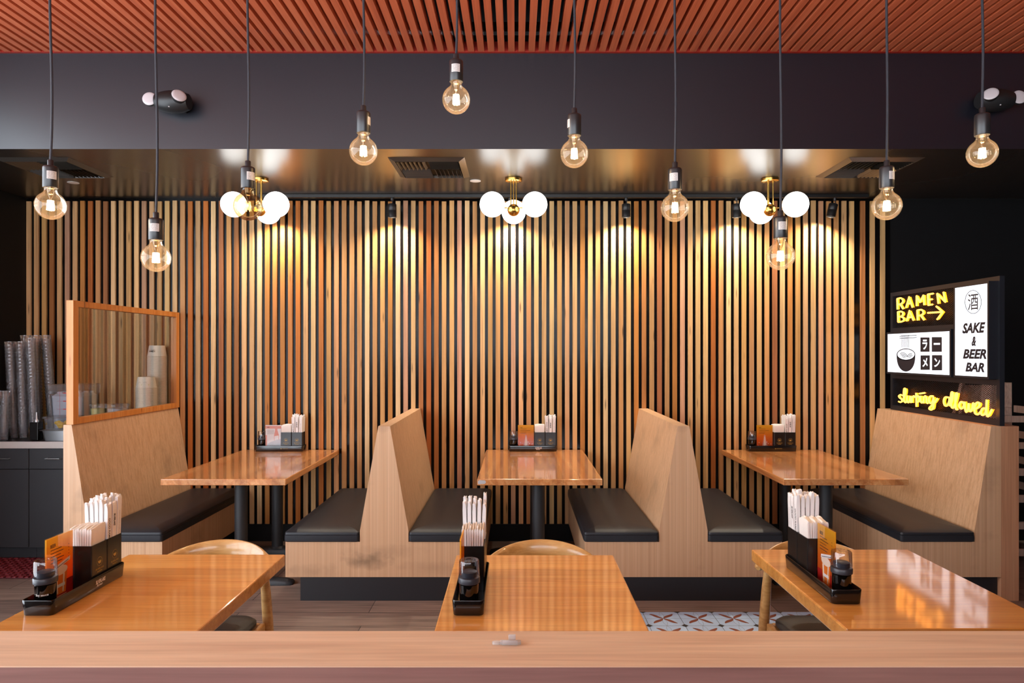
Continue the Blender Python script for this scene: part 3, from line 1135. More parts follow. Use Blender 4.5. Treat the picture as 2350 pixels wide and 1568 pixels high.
def front_table(x0, x1, y1, label):
    y0 = y1 - 0.78
    cx, cy = (x0 + x1) / 2, (y0 + y1) / 2
    org = (cx, cy, 0)
    t = thing('front_table', label, 'table', org, 0, 'front row tables')
    MB().box(x0, x1, y0, y1, 0.695, 0.740, 0, 0.005, 2).build('tabletop', 'table', t, org)
    MB().lathe([(0.055, 0.03), (0.038, 0.05), (0.038, 0.67), (0.11, 0.68), (0.11, 0.6945)], (cx, cy, 0), 24).build('post', 'metal_post', t, org)
    MB().lathe([(0.195, 0.0), (0.195, 0.01), (0.10, 0.026), (0.05, 0.034)], (cx, cy, 0), 32).build('foot', 'metal_post', t, org)


front_table(-1.503, -0.896, 2.648, 'glossy orange wood front table with an orange beer card in its tray, partition side')
front_table(-0.232, 0.375, 2.640, 'glossy orange wood front table standing between the other two front tables')
front_table(0.934, 1.557, 2.715, 'glossy orange wood front table that mirrors the yellow neon')


# ================================================================== chairs
def make_chair(cx, label):
    cy = 2.62
    t = thing('elbow_chair', label, 'chair', (cx, cy, 0), 0, 'blond wood chairs behind the front tables')
    # curved back rail, tall in the middle, running round into short arms
    loops = []
    N = 30
    for k in range(N + 1):
        u = -1 + 2 * k / N
        a = PI / 2 + u * 1.18
        rx, ry = 0.285, 0.27
        c = Vector((rx * math.cos(a), 0.02 + ry * math.sin(a), 0))
        tall = max(0.0, 1 - (abs(u) / 0.80) ** 2)
        zc = 0.655 + 0.018 * tall
        hh = 0.016 + 0.036 * tall
        th = 0.013 + 0.004 * (1 - tall)
        tx = Vector((-rx * math.sin(a), ry * math.cos(a), 0)).normalized()
        nn = Vector((tx.y, -tx.x, 0))
        lean = 0.14 * tall
        end = 1.0 if abs(u) < 0.97 else 0.5
        l = []
        for q in range(14):
            b = 2 * PI * q / 14
            dz = hh * math.sin(b) * end
            off = th * math.cos(b) * end + dz * lean
            l.append(c + nn * off + Vector((0, 0, zc + dz)))
        loops.append(l)
    MB().loft(loops).build('back_rail', 'chair_wood', t)
    for sx, sy in ((-1, 1), (1, 1), (-1, -1), (1, -1)):
        if sy > 0:
            pts = [(sx * 0.245, 0.225, 0.0), (sx * 0.222, 0.205, 0.25), (sx * 0.212, 0.197, 0.42), (sx * 0.205, 0.19, 0.56), (sx * 0.200, 0.186, 0.648)]
        else:
            pts = [(sx * 0.235, -0.215, 0.0), (sx * 0.222, -0.196, 0.16), (sx * 0.214, -0.184, 0.32), (sx * 0.210, -0.178, 0.40), (sx * 0.209, -0.176, 0.436)]
        sp = spline(pts, 5)
        MB().tube(sp, [0.0115 + 0.0095 * math.sin(PI * min(1, (k / (len(sp) - 1)) * 0.9 + 0.06)) for k in range(len(sp))], 14).build('leg', 'chair_wood', t)
    st = MB()
    st.box(-0.215, 0.215, -0.165, -0.14, 0.375, 0.415, 0, 0.006)
    st.box(-0.19, 0.19, 0.155, 0.18, 0.375, 0.415, 0, 0.006)
    st.box(-0.212, -0.188, -0.16, 0.175, 0.375, 0.415, 0, 0.006)
    st.box(0.188, 0.212, -0.16, 0.175, 0.375, 0.415, 0, 0.006)
    st.build('seat_frame', 'chair_wood', t)
    ss = MB()
    def sec(i, z):
        return ([(x, y) for x, y in rrect(0.385 - 2 * i, 0.37 - 2 * i, 0.07 - i * 0.4, 6, 0, 0.0)], z)
    ss.stack([sec(0.012, 0.4155), sec(0.0, 0.424), sec(0.0, 0.436), sec(0.012, 0.447), sec(0.05, 0.453), sec(0.11, 0.456)])
    ss.build('seat', 'vinyl', t)
    return t


make_chair(-1.238, 'blond curved back chair tucked behind the front table on the partition side')
make_chair(0.105, 'blond curved back chair tucked behind the central front table')
make_chair(1.235, 'blond curved back chair with black seat showing beside patterned tiles')

# ================================================================== drinks counter on the left
YC = 4.95
zct = 0.876
ux = [-3.914, -3.541, -3.168, -2.795]
ccx = (XL + 0.004 - 2.79) / 2
ct = thing('countertop', 'dark countertop with a white front edge carrying the plastic cups', 'countertop', (ccx, 5.2, zct - 0.05))
org = (ccx, 5.2, zct - 0.05)
MB().box(XL + 0.003, -2.792, YC, DW - 0.003, zct - 0.05, zct, 0, 0.002, 1).build('slab', 'countertop', ct, org)
MB().box(XL + 0.003, -2.792, YC - 0.004, YC - 0.0002, zct - 0.05, zct - 0.001, 0).build('front_edge', 'counter_edge', ct, org)
labs = ['charcoal counter cabinet against the left wall, its handle cut by the frame', 'charcoal counter cabinet with a full drawer handle showing, next to the booth', 'charcoal counter cabinet mostly hidden behind the partition booth']
for k in range(3):
    x0, x1 = ux[k] + 0.001, ux[k + 1] - 0.001
    org = ((x0 + x1) / 2, 5.2, 0)
    t = thing('counter_cabinet', labs[k], 'cabinet', org, 0, 'counter cabinets')
    mb = MB()
    mb.box(x0, x1, YC + 0.03, DW - 0.003, 0.10, zct - 0.0505, 0)
    mb.box(x0, x1, YC + 0.09, DW - 0.003, 0.0, 0.10, 0)
    mb.build('body', 'cabinet', t, org)
    dr = MB().box(x0 + 0.0015, x1 - 0.0015, YC + 0.008, YC + 0.0298, 0.675, zct - 0.054, 0, 0.0015, 1).build('drawer', 'cabinet', t, org)
    hz = 0.752
    hx = (x0 + x1) / 2
    MB().tube([(hx - 0.052, YC + 0.0078, hz), (hx - 0.052, YC - 0.018, hz), (hx + 0.052, YC - 0.018, hz), (hx + 0.052, YC + 0.0078, hz)], 0.0045, 8).build('handle', 'steel', dr, org)
    MB().box(x0 + 0.0015, x1 - 0.0015, YC + 0.008, YC + 0.0298, 0.104, 0.671, 0, 0.0015, 1).build('door', 'cabinet', t, org)

# clear cups, nested in leaning stacks
cup_mb = MB()
cup_mb.lathe([(0.0305, 0.0), (0.031, 0.001), (0.0385, 0.100), (0.0400, 0.104), (0.0415, 0.117), (0.0435, 0.118), (0.0435, 0.122), (0.0415, 0.1225)], n=20, cap0=True, cap1=False)
cup0 = None
stacks = [
    (12, 9, 893, 1004, 5.03, 'short stack closest to the left wall'),
    (22, 32, 777, 1003, 5.13, 'tall front stack nearest the left wall'),
    (46, 55, 777, 1003, 5.135, 'second tall front stack from the left wall'),
    (69, 80, 776, 1001, 5.14, 'third tall front stack from the left wall'),
    (58, 62, 767, 990, 5.28, 'rear tall stack nearest the left wall'),
    (82, 88, 767, 990, 5.285, 'middle rear tall stack'),
    (105, 122, 767, 990, 5.29, 'rear tall stack leaning towards the ice tub'),
]
for pxt, pxb, pt, pb, D, lab in stacks:
    S_ = 0.82
    base = Vector(((pxb - 1185) * D / F, D, zct + 0.0015))
    top = P(pxt, pt, D)
    ax = (top - base)
    Ls = ax.length
    ax.normalize()
    ang = math.atan2(ax.x, ax.z)
    n = int((Ls - 0.1) / 0.026) + 1
    for k in range(n):
        loc = base + ax * (0.026 * k) + Vector((0, 0, 0.0445 * abs(math.sin(ang))))
        lb = 'clear plastic cup nested in the ' + lab
        gp = 'plastic cups, ' + lab
        if cup0 is None:
            cup0 = tag(cup_mb.build('plastic_cup', 'cup'), lb, 'cup', gp)
            cup0.location, cup0.rotation_euler, cup0.scale = loc, (0, ang, 0), (S_, S_, S_)
        else:
            dup(cup0, loc, (0, ang, 0), lb, gp)

# ice tub
def tub(mb, x0, x1, y0, y1, z0, z1, taper, m=0, r=0.03, lip=0.0):
    cx, cy, w, d = (x0 + x1) / 2, (y0 + y1) / 2, x1 - x0, y1 - y0
    secs = [(rrect(w - 2 * taper, d - 2 * taper, r, 4, cx, cy), z0), (rrect(w - lip, d - lip, r, 4, cx, cy), z1 - lip * 0.5)]
    if lip:
        secs += [(rrect(w + lip * 0.6, d + lip * 0.6, r, 4, cx, cy), z1 - lip * 0.5), (rrect(w + lip * 0.6, d + lip * 0.6, r, 4, cx, cy), z1)]
    mb.stack(secs, m, True, False)


org = (-3.37, 5.2, zct)
t = thing('ice_tub', 'large square clear tub of ice with red measure marks', 'container', org)
x0, x1, y0, y1 = -3.515, -3.245, 5.105, 5.355
mb = MB()
cx, cy = (x0 + x1) / 2, (y0 + y1) / 2
mb.stack([(rrect(0.225, 0.205, 0.03, 4, cx, cy), zct + 0.001), (rrect(0.25, 0.23, 0.03, 4, cx, cy), zct + 0.325), (rrect(0.262, 0.242, 0.03, 4, cx, cy), zct + 0.33), (rrect(0.268, 0.248, 0.03, 4, cx, cy), zct + 0.40), (rrect(0.282, 0.262, 0.03, 4, cx, cy), zct + 0.404)], 0, True, False)
tb_ = mb.build('tub', 'tub', t, org)
mb = MB()
loops = [(rrect(0.212, 0.192, 0.03, 4, cx, cy), zct + 0.006), (rrect(0.238, 0.218, 0.03, 4, cx, cy), zct + 0.315), (rrect(0.20, 0.18, 0.03, 4, cx, cy), zct + 0.335)]
mb.stack(loops)
for k in range(26):
    mb.box(*(lambda a, b, c, s: (a - s, a + s, b - s, b + s, c - s, c + s))(random.uniform(cx - 0.09, cx + 0.09), random.uniform(cy - 0.08, cy + 0.08), zct + 0.335, random.uniform(0.008, 0.016)), 0, 0.004)
io = mb.build('ice', 'ice', t, org)
io['kind'] = 'stuff'
mb = MB()
yf = 5.105 - 0.0005
mb.box(x0 + 0.10, x0 + 0.1015, yf, yf + 0.001, zct + 0.14, zct + 0.36, 0)
for z in (0.16, 0.22, 0.28, 0.34):
    mb.box(x0 + 0.08, x0 + 0.12, yf, yf + 0.001, zct + z, zct + z + 0.0015, 0)
    mb.box(x0 + 0.125, x0 + 0.15, yf, yf + 0.001, zct + z - 0.003, zct + z + 0.004, 0)
mb.build('measure_marks', 'red_mark', tb_, org)

# steel pan with the citrus box on top
org = (-3.33, 5.01, zct)
t = tag(MB().stack([(rrect(0.20, 0.11, 0.02, 4, 0, 0), 0.001), (rrect(0.225, 0.125, 0.02, 4, 0, 0), 0.074), (rrect(0.25, 0.15, 0.02, 4, 0, 0), 0.076), (rrect(0.252, 0.152, 0.02, 4, 0, 0), 0.079)]).build('steel_pan', 'steel'), 'small stainless steel food pan under the citrus box', 'pan')
t.location = (-3.345, 5.028, zct)
t = thing('citrus_box', 'lidded clear box of yellow lemon wedges standing on the steel pan', 'container', (-3.335, 5.028, zct + 0.0795))
MB().stack([(rrect(0.20, 0.12, 0.02, 4, 0, 0), 0.0005), (rrect(0.215, 0.13, 0.02, 4, 0, 0), 0.085)], 0, True, False).build('box', 'tub', t)
MB().stack([(rrect(0.235, 0.15, 0.02, 4, 0, 0), 0.0855), (rrect(0.235, 0.15, 0.02, 4, 0, 0), 0.093), (rrect(0.22, 0.135, 0.02, 4, 0, 0), 0.098)]).build('lid', 'tub', t)
mb = MB()
for k in range(16):
    mb.sphere((random.uniform(-0.075, 0.075), random.uniform(-0.038, 0.038), random.uniform(0.018, 0.052)), 0.016, 0, 10, 6, (1.2, 0.7, 0.8))
o = mb.build('lemon_wedges', 'lemon', t)
o['kind'] = 'stuff'
# black dispenser with a spout
t = thing('black_dispenser', 'small black box with a shiny spout between cups and steel pan', 'dispenser', (-3.528, 5.02, zct))
MB().box(-0.03, 0.03, -0.03, 0.03, 0.001, 0.135, 0, 0.004).build('box', 'box_black', t)
MB().lathe([(0.014, 0.135), (0.014, 0.145), (0.006, 0.155), (0.003, 0.205), (0.0, 0.206)], n=12).build('spout', 'steel', t)
# deli tubs behind the pane
def deli(x, y, z, r, content, label):
    t = thing('deli_tub', label, 'container', (x, y, z), 0, 'lidded deli tubs behind the pane')
    MB().lathe([(r * 0.86, 0.0005), (r * 0.98, 0.074)], n=24, cap1=False).build('tub', 'tub', t)
    MB().lathe([(r * 0.80, 0.003), (r * 0.88, 0.052), (r * 0.3, 0.056)], n=20).build('contents', content, t)
    MB().lathe([(r * 1.05, 0.0745), (r * 1.05, 0.082), (r * 0.9, 0.085), (r * 0.86, 0.083)], n=24).build('lid', 'tub', t)


for k in range(3):
    wh = ['bottom', 'middle', 'top'][k]
    deli(-3.137, 5.125, zct + 0.0005 + k * 0.0862, 0.058, 'lime', 'small lidded deli tub with pale green contents, %s of its stack behind the pane' % wh)
    deli(-2.995, 5.13, zct + 0.0005 + k * 0.0862, 0.076, 'ice', 'wide lidded deli tub with whitish contents, %s of its stack behind the pane' % wh)

# paper bowls
bm_ = MB().lathe([(0.058, 0.0), (0.0585, 0.001), (0.072, 0.082)], n=28, cap1=False)
bm_.lathe([(0.072, 0.082), (0.0755, 0.083), (0.0755, 0.0865), (0.072, 0.0872)], n=28, m=1, cap0=False, cap1=False)


def bowl_stack(x, y, n, pitch, lab, first, r, inv, topmark):
    """bowls stacked upside down"""
    for k in range(n):
        z = zct + 0.0885 + k * pitch
        last = k == n - 1
        lb = 'white paper bowl nested upside down in the ' + lab if not last else 'topmost white paper bowl of the ' + lab + ', print showing'
        if first[0] is None:
            first[0] = tag(bm_.build('paper_bowl', ['bowl', 'bowl_rim']), lb, 'bowl', 'paper bowls, ' + lab)
            first[0].location, first[0].rotation_euler, first[0].scale = (x, y, z), (PI, 0, 0), (r, r, 1)
            b = first[0]
        else:
            b = dup(first[0], (x, y, z), (PI, 0, 0), lb, 'paper bowls, ' + lab)
            b.scale = (r, r, 1)
        if last:
            mk = MB()
            pass

            def warp(q):
                zz = 0.047 - q.y
                rr = 0.0591 + 0.0135 * zz / 0.082 + 0.0004
                a = -PI / 2 + 0.18 + q.x / 0.066 * 1.0
                # object is flipped, so mirror into its own frame
                return Vector((rr * math.cos(a), -rr * math.sin(a), zz))
            topmark(mk, warp)
            mk.build('print', ['ink', 'ink_soft', 'lime'], b)


first = [None]


def tall_mark(mk, warp):
    mk.text('RAMEN', 0.016, None, 0, shear=0.1, offset=0.02, width=0.052, warp=lambda q: warp(Vector((q.x - 0.02, q.y + 0.002, 0))))
    mk.text('SILVERLAKE', 0.005, None, 0, width=0.05, warp=lambda q: warp(Vector((q.x - 0.02, q.y + 0.016, 0))))


def short_mark(mk, warp):
    for dx in (-0.03, 0.012):
        pts = [(0.011 * math.cos(a), 0.011 * math.sin(a)) for a in [PI * k / 10 for k in range(11)]]
        for k in range(10):
            (ax_, ay), (bx, by) = pts[k], pts[k + 1]
            mk.add([warp(Vector((dx + ax_, ay, 0))), warp(Vector((dx + bx, by, 0))), warp(Vector((dx + bx * 0.86, by * 0.86, 0))), warp(Vector((dx + ax_ * 0.86, ay * 0.86, 0)))], [(0, 1, 2, 3)], 1)
    for dx in (-0.012, 0.036):
        mk.add([warp(Vector((dx + 0.0035 * math.cos(2 * PI * k / 10), -0.012 + 0.0035 * math.sin(2 * PI * k / 10), 0))) for k in range(10)], [tuple(range(10))], 2)


xb = (367 - 1185) * 5.415 / F
bowl_stack(-2.8495, 5.415, 64, 0.0097, 'taller bowl stack behind the pane', first, 0.96, True, tall_mark)
bowl_stack(-2.852, 5.262, 39, 0.0097, 'shorter bowl stack behind the pane', first, 1.0, True, short_mark)

# red rubber mat
mx0, mx1, my0, my1 = XL + 0.01, -2.86, 4.585, 5.03
t = thing('rubber_mat', 'red rubber floor mat with a woven grid in front of the counter', 'mat', ((mx0 + mx1) / 2, (my0 + my1) / 2, 0))
org = t.location.copy()
mb = MB().box(mx0, mx1, my0, my1, 0.0005, 0.006, 1)
nx_, ny_ = 26, 11
for i in range(nx_):
    for j in range(ny_):
        x = mx0 + (i + 0.5) * (mx1 - mx0) / nx_
        y = my0 + (j + 0.5) * (my1 - my0) / ny_
        w = (mx1 - mx0) / nx_ * 0.44
        d = (my1 - my0) / ny_ * 0.30
        if (i + j) % 2:
            w, d = w * 0.72, d * 1.45
        mb.loft([[(a, b, 0.006) for a, b in rrect(2 * w, 2 * d, min(w, d) * 0.6, 2, x, y)], [(a, b, 0.012) for a, b in rrect(1.9 * w, 1.9 * d, min(w, d) * 0.6, 2, x, y)], [(a, b, 0.0145) for a, b in rrect(1.3 * w, 1.3 * d, min(w, d) * 0.5, 2, x, y)]], 0, False, True)
mb.build('mat_surface', ['mat_red', 'mat_dark'], t, org)

# ================================================================== illuminated sign on the right booth
def sg(zx, zy, X, k=3.485, ox=1950.0, oy=600.0):
    px, py = ox + zx / k, oy + zy / k
    D = X * F / (px - 1185)
    return Vector((X, D, H - (py - 808) * D / F))


sx0, sx1 = 2.962, 2.992
sy0, sy1 = DF + 0.003, 5.405
sz0, sz1 = ztop + 0.0005, 1.992
org = ((sx0 + sx1) / 2, (sy0 + sy1) / 2, sz0)
t = thing('illuminated_sign', 'black metal sign frame with yellow neon words and two white lightboxes on the booth back', 'sign', org)
b = 0.030
yv = 4.575
fr = MB()
fr.box(sx0, sx1, sy0, sy0 + b, sz0, sz1, 0)
fr.box(sx0, sx1, sy1 - b, sy1, sz0, sz1, 0)
fr.box(sx0, sx1, sy0 + b, sy1 - b, sz1 - b, sz1, 0)
fr.box(sx0, sx1, sy0 + b, sy1 - b, sz0, sz0 + 0.036, 0)
fr.box(sx0, sx1, sy0 + b, sy1 - b, 1.318, 1.352, 0)
fr.box(sx0, sx1, yv - 0.02, yv + 0.014, 1.352, sz1 - b, 0)
fr.box(sx0, sx1, yv + 0.014, sy1 - b, 1.682, 1.712, 0)
fr.build('frame', 'sign_metal', t, org)


def mesh_panel(name, y0, y1, z0, z1):
    mb = MB()
    xm = (sx0 + sx1) / 2
    pw, ph = 0.0235, 0.0125      # diamond size
    w = 0.0013
    for s in (1, -1):
        k = -60
        while k < 140:
            # line: z - z0 = s * (y - y0) * ph / pw + k * ph
            pts = []
            sl_ = s * ph / pw
            c = k * ph
            ya, yb = y0, y1
            za, zb_ = c, c + sl_ * (y1 - y0)
            t0, t1 = 0.0, 1.0
            dz = zb_ - za
            hh = z1 - z0
            for lo, hi in ((0.0, hh),):
                ta, tb2 = (lo - za) / dz, (hi - za) / dz
                if ta > tb2:
                    ta, tb2 = tb2, ta
                t0, t1 = max(t0, ta), min(t1, tb2)
            if t1 - t0 > 0.004:
                p = Vector((xm, ya + (yb - ya) * t0, z0 + za + dz * t0))
                q = Vector((xm, ya + (yb - ya) * t1, z0 + za + dz * t1))
                mb.bar(p, q, 0.0022, w * 1.3, 0)
            k += 1
    return mb.build(name, 'sign_metal', t, org)


mesh_panel('mesh_panel', yv + 0.014, sy1 - b, 1.712, sz1 - b)
mesh_panel('mesh_panel', sy0 + b, sy1 - b, sz0 + 0.036, 1.318)


def neon(name, strokes, X, k, ox, oy, r):
    mb = MB()
    for st in strokes:
        pts = [sg(x, y, X, k, ox, oy) for x, y in st]
        sp = spline(pts, 5) if len(st) > 3 else pts
        mb.tube(sp, r, 8, 1)
        # glowing silicone skirt reaching back to the mesh
        for a, c in zip(sp, sp[1:]):
            mb.add([a, c, c + Vector((0.017, 0, 0)), a + Vector((0.017, 0, 0))], [(0, 1, 2, 3)], 0)
    return mb.build(name, ['neon', 'neon_core'], t, org)


XN = 2.938
big = [[(382, 385), (380, 300)], [(380, 300), (412, 295), (427, 317), (412, 340), (384, 345)], [(405, 345), (427, 380)],
       [(450, 372), (475, 285), (502, 368)], [(460, 340), (494, 336)],
       [(535, 358), (535, 275)], [(535, 275), (562, 328)], [(562, 328), (591, 270)], [(591, 270), (596, 350)],
       [(662, 345), (628, 350)], [(628, 350), (625, 265)], [(625, 265), (667, 258)], [(627, 308), (660, 303)],
       [(710, 338), (700, 258)], [(700, 258), (766, 326)], [(766, 326), (750, 245)],
       [(387, 485), (385, 405)], [(385, 405), (415, 402), (427, 421), (412, 441), (388, 443)], [(408, 441), (432, 455), (430, 475), (412, 483), (387, 485)],
       [(455, 478), (478, 395), (510, 472)], [(465, 450), (500, 446)],
       [(543, 472), (540, 392)], [(540, 392), (575, 388), (590, 410), (574, 430), (543, 435)], [(568, 432), (594, 468)],
       [(625, 412), (742, 405)], [(693, 360), (744, 405)], [(744, 405), (700, 465)]]
neon('neon_lettering', big, XN, 3.485, 1950, 600, 0.0064)
script = [[(235, 362), (200, 352), (172, 375), (190, 405), (222, 430), (226, 465), (200, 480), (170, 468)],
          [(230, 462), (262, 410), (292, 300), (284, 245), (262, 255), (256, 340), (262, 440), (285, 486), (312, 462)],
          [(320, 365), (314, 440), (335, 486), (362, 455), (370, 370)], [(370, 370), (370, 450), (386, 488)],
          [(402, 490), (402, 378)], [(402, 415), (418, 380), (440, 376), (446, 400)],
          [(472, 318), (476, 430), (478, 560)], [(476, 405), (505, 370), (530, 412), (512, 472), (478, 482)],
          [(552, 368), (552, 455), (570, 490), (590, 470)], [(532, 332), (625, 318)],
          [(604, 500), (604, 378)], [(604, 415), (630, 372), (652, 405), (654, 480), (676, 500)],
          [(770, 376), (715, 380), (695, 440), (715, 496), (755, 480), (775, 392)], [(775, 392), (778, 520), (765, 592), (730, 612), (700, 588), (740, 540), (800, 480), (842, 415)],
          [(1050, 402), (980, 395), (953, 460), (970, 532), (1012, 540), (1046, 470), (1056, 402)], [(1056, 402), (1052, 500), (1068, 548)],
          [(1072, 540), (1105, 430), (1112, 318), (1086, 318), (1078, 430), (1090, 562), (1120, 580)],
          [(1130, 570), (1170, 440), (1190, 335), (1162, 335), (1154, 450), (1165, 592), (1195, 605)],
          [(1290, 480), (1245, 480), (1222, 540), (1250, 592), (1292, 570), (1300, 500), (1262, 478)],
          [(1318, 470), (1324, 580), (1345, 652), (1375, 600), (1388, 500)], [(1388, 500), (1395, 600), (1420, 642), (1452, 580), (1462, 498), (1484, 520)],
          [(1490, 606), (1560, 562), (1576, 502), (1530, 488), (1488, 570), (1500, 672), (1550, 692), (1590, 650)],
          [(1690, 590), (1632, 590), (1600, 650), (1620, 702), (1670, 682), (1692, 600)], [(1702, 438), (1696, 640), (1716, 728), (1750, 690), (1792, 605)]]
nw = next(k for k, st in enumerate(script) if st[0][0] > 900)
neon('neon_word', script[:nw], XN, 7.581, 2040, 860, 0.0060)
neon('neon_word', script[nw:], XN, 7.581, 2040, 860, 0.0060)


def lightbox(y0, y1, z0, z1, X):
    mb = MB()
    e = 0.014
    mb.box(X + 0.004, sx0 - 0.0005, y0, y1, z0, z1, 0)
    for a in ((y0, y1, z0, z0 + e), (y0, y1, z1 - e, z1), (y0, y0 + e, z0 + e, z1 - e), (y1 - e, y1, z0 + e, z1 - e)):
        mb.box(X - 0.001, X + 0.0038, *a, 0)
    o = mb.build('lightbox', 'sign_metal', t, org)
    MB().box(X + 0.0005, X + 0.0035, y0 + e, y1 - e, z0 + e, z1 - e, 0).build('lit_panel', 'lightbox', o, org)
    return o


l1 = lightbox(4.556, 5.345, 1.356, 1.678, 2.900)
l2 = lightbox(4.196, 4.535, 1.357, 1.962, 2.905)


def stext(mb, s, x0, x1, y0, y1, X, m=0, shear=0.0, offset=0.0):
    a, c = sg(x0, (y0 + y1) / 2, X), sg(x1, (y0 + y1) / 2, X)
    top, bot = sg((x0 + x1) / 2, y0, X), sg((x0 + x1) / 2, y1, X)
    cen = Vector((X, (a.y + c.y) / 2, (top.z + bot.z) / 2))
    mb.text(s, top.z - bot.z, basis((0, -1, 0), (0, 0, 1), cen), m, shear, offset, width=a.y - c.y)


Xa = 2.9003
mb = MB()
for x0, x1, y0, y1, g, gx in ((565, 639, 608, 724, 'ラ', (582, 620, 626, 706)), (656, 737, 606, 724, 'ー', (672, 722, 652, 668)), (566, 641, 752, 868, 'メ', (582, 624, 772, 846)), (658, 739, 750, 872, 'ン', (676, 722, 774, 846))):
    mb.add([sg(x0, y0, Xa), sg(x1, y0, Xa), sg(x1, y1, Xa), sg(x0, y1, Xa)], [(0, 1, 2, 3)], 0)
    stext(mb, g, *gx, Xa - 0.0004, 1, 0.0, 0.03)
# noodle bowl
pts = [(375, 745)] + [(450 - 75 * math.cos(a), 745 + 137 * math.sin(a) ** 0.8) for a in [PI * k / 20 for k in range(1, 20)]] + [(525, 745)]
top = [(450 + 75 * math.cos(a), 745 + 52 * math.sin(a)) for a in [PI * k / 20 for k in range(1, 20)]]
mb.add([sg(x, y, Xa) for x, y in [(450 + 75 * math.cos(a), 745 + 48 * math.sin(a)) for a in [2 * PI * k / 32 for k in range(32)]]], [tuple(range(32))], 0)
mb.add([sg(x, y, Xa) for x, y in pts], [tuple(range(len(pts)))], 0)
mb.add([sg(450 + 68 * math.cos(2 * PI * k / 32), 745 + 41 * math.sin(2 * PI * k / 32), Xa - 0.0003) for k in range(32)], [tuple(range(32))], 1)


def stroke(mb, pts, w, X, m):
    for (ax_, ay), (bx, by) in zip(pts, pts[1:]):
        d = Vector((bx - ax_, by - ay, 0))
        n = Vector((-d.y, d.x, 0)).normalized() * w / 2
        mb.add([sg(ax_ + n.x, ay + n.y, X), sg(bx + n.x, by + n.y, X), sg(bx - n.x, by - n.y, X), sg(ax_ - n.x, ay - n.y, X)], [(0, 1, 2, 3)], m)


for k in range(4):
    r = 14 + k * 11
    stroke(mb, [(425 + r * math.cos(a) * 0.8, 778 - r * math.sin(a)) for a in [PI * q / 10 for q in range(1, 8)] if abs(425 + r * math.cos(a) * 0.8 - 450) < 56 and 778 - r * math.sin(a) > 712], 5.0, Xa - 0.0007, 0)
for k in range(3):
    r = 16 + k * 12
    stroke(mb, [(490 - r * math.cos(a) * 0.8, 778 - r * math.sin(a)) for a in [PI * q / 10 for q in range(1, 8)] if abs(490 - r * math.cos(a) * 0.8 - 450) < 56 and 778 - r * math.sin(a) > 714], 5.0, Xa - 0.0009, 0)
for k in range(6):
    x = 418 + k * 10.6
    stroke(mb, [(x, 586), (x, 690)], 4, Xa, 0)
stroke(mb, [(398, 600), (536, 590)], 5, Xa - 0.0002, 0)
stroke(mb, [(398, 616), (536, 609)], 5, Xa - 0.0002, 0)
mb.build('ramen_print', ['sign_dark', 'sign_white'], l1, org)
Xb = 2.9053
mb = MB()
stext(mb, '酒', 945, 1028, 258, 390, Xb, 0, 0.0, 0.006)
for k in range(40):
    a0, a1 = 2 * PI * k / 40, 2 * PI * (k + 1) / 40
    stroke(mb, [(987 + 65 * math.cos(a0), 325 + 93 * math.sin(a0)), (987 + 65 * math.cos(a1), 325 + 93 * math.sin(a1))], 4.5, Xb, 0)
mb.build('emblem_print', 'sign_dark', l2, org)
mb = MB()
for s, bx in (('SAKE', (900, 1085, 490, 575)), ('&', (975, 1012, 600, 678)), ('BEER', (905, 1095, 702, 780)), ('BAR', (925, 1078, 810, 885))):
    stext(mb, s, *bx, Xb, 0, 0.25, 0.045)
mb.build('bar_print', 'sign_dark', l2, org)

# ================================================================== stacked high chairs behind the end panel
def highchair(k, label):
    cx, cy = 3.50, 4.97
    z = k * 0.185
    t = thing('high_chair', label, 'high chair', (cx, cy, z), 0, 'stacked high chairs')
    for sx in (-1, 1):
        mb = MB()
        mb.bar((sx * 0.265, -0.26, 0.0), (sx * 0.165, -0.13, 0.74), 0.058, 0.020, 0)
        mb.build('leg', 'highchair_wood', t)
        mb = MB()
        mb.bar((sx * 0.265, 0.26, 0.0), (sx * 0.165, 0.13, 0.74), 0.058, 0.020, 0)
        mb.build('leg', 'highchair_wood', t)
        mb = MB()
        mb.bar((sx * 0.186, -0.08, 0.55), (sx * 0.186, 0.08, 0.55), 0.016, 0.05, 0)
        mb.build('side_rail', 'highchair_wood', t)
    mb = MB()
    mb.bar((-0.225, -0.250, 0.14), (0.225, -0.250, 0.14), 0.02, 0.05, 0)
    mb.build('rung', 'highchair_wood', t)
    mb = MB()
    mb.bar((-0.175, -0.190, 0.50), (0.175, -0.190, 0.50), 0.02, 0.045, 0)
    mb.build('rung', 'highchair_wood', t)
    mb = MB()
    a = [(-0.165, 0.202, 0.42), (0.165, 0.202, 0.42), (0.145, 0.170, 0.72), (-0.145, 0.170, 0.72)]
    mb.prism([Vector(p) for p in a], (0, 0.012, 0), 0)
    mb.build('backrest', 'highchair_wood', t)
    return t


for k, lab in enumerate(('bottom pale wood high chair of the stack behind the sign booth', 'second pale wood high chair up the stack behind the sign booth', 'third pale wood high chair up the stack behind the sign booth', 'topmost pale wood high chair of the stack behind the sign booth')):
    highchair(k, lab)

# ================================================================== condiment sets
def ring(mb, c, r0, r1, m, n=28):
    """flat ring on a local -y face"""
    for k in range(n):
        a, b2 = 2 * PI * k / n, 2 * PI * (k + 1) / n
        mb.add([(c[0] + r0 * math.cos(a), c[1], c[2] + r0 * math.sin(a)), (c[0] + r0 * math.cos(b2), c[1], c[2] + r0 * math.sin(b2)),
                (c[0] + r1 * math.cos(b2), c[1], c[2] + r1 * math.sin(b2)), (c[0] + r1 * math.cos(a), c[1], c[2] + r1 * math.sin(a))], [(0, 1, 2, 3)], m)


def mesh_of(mb, mats):
    o = mb.build('tmp', mats)
    me = o.data
    bpy.data.objects.remove(o)
    return me


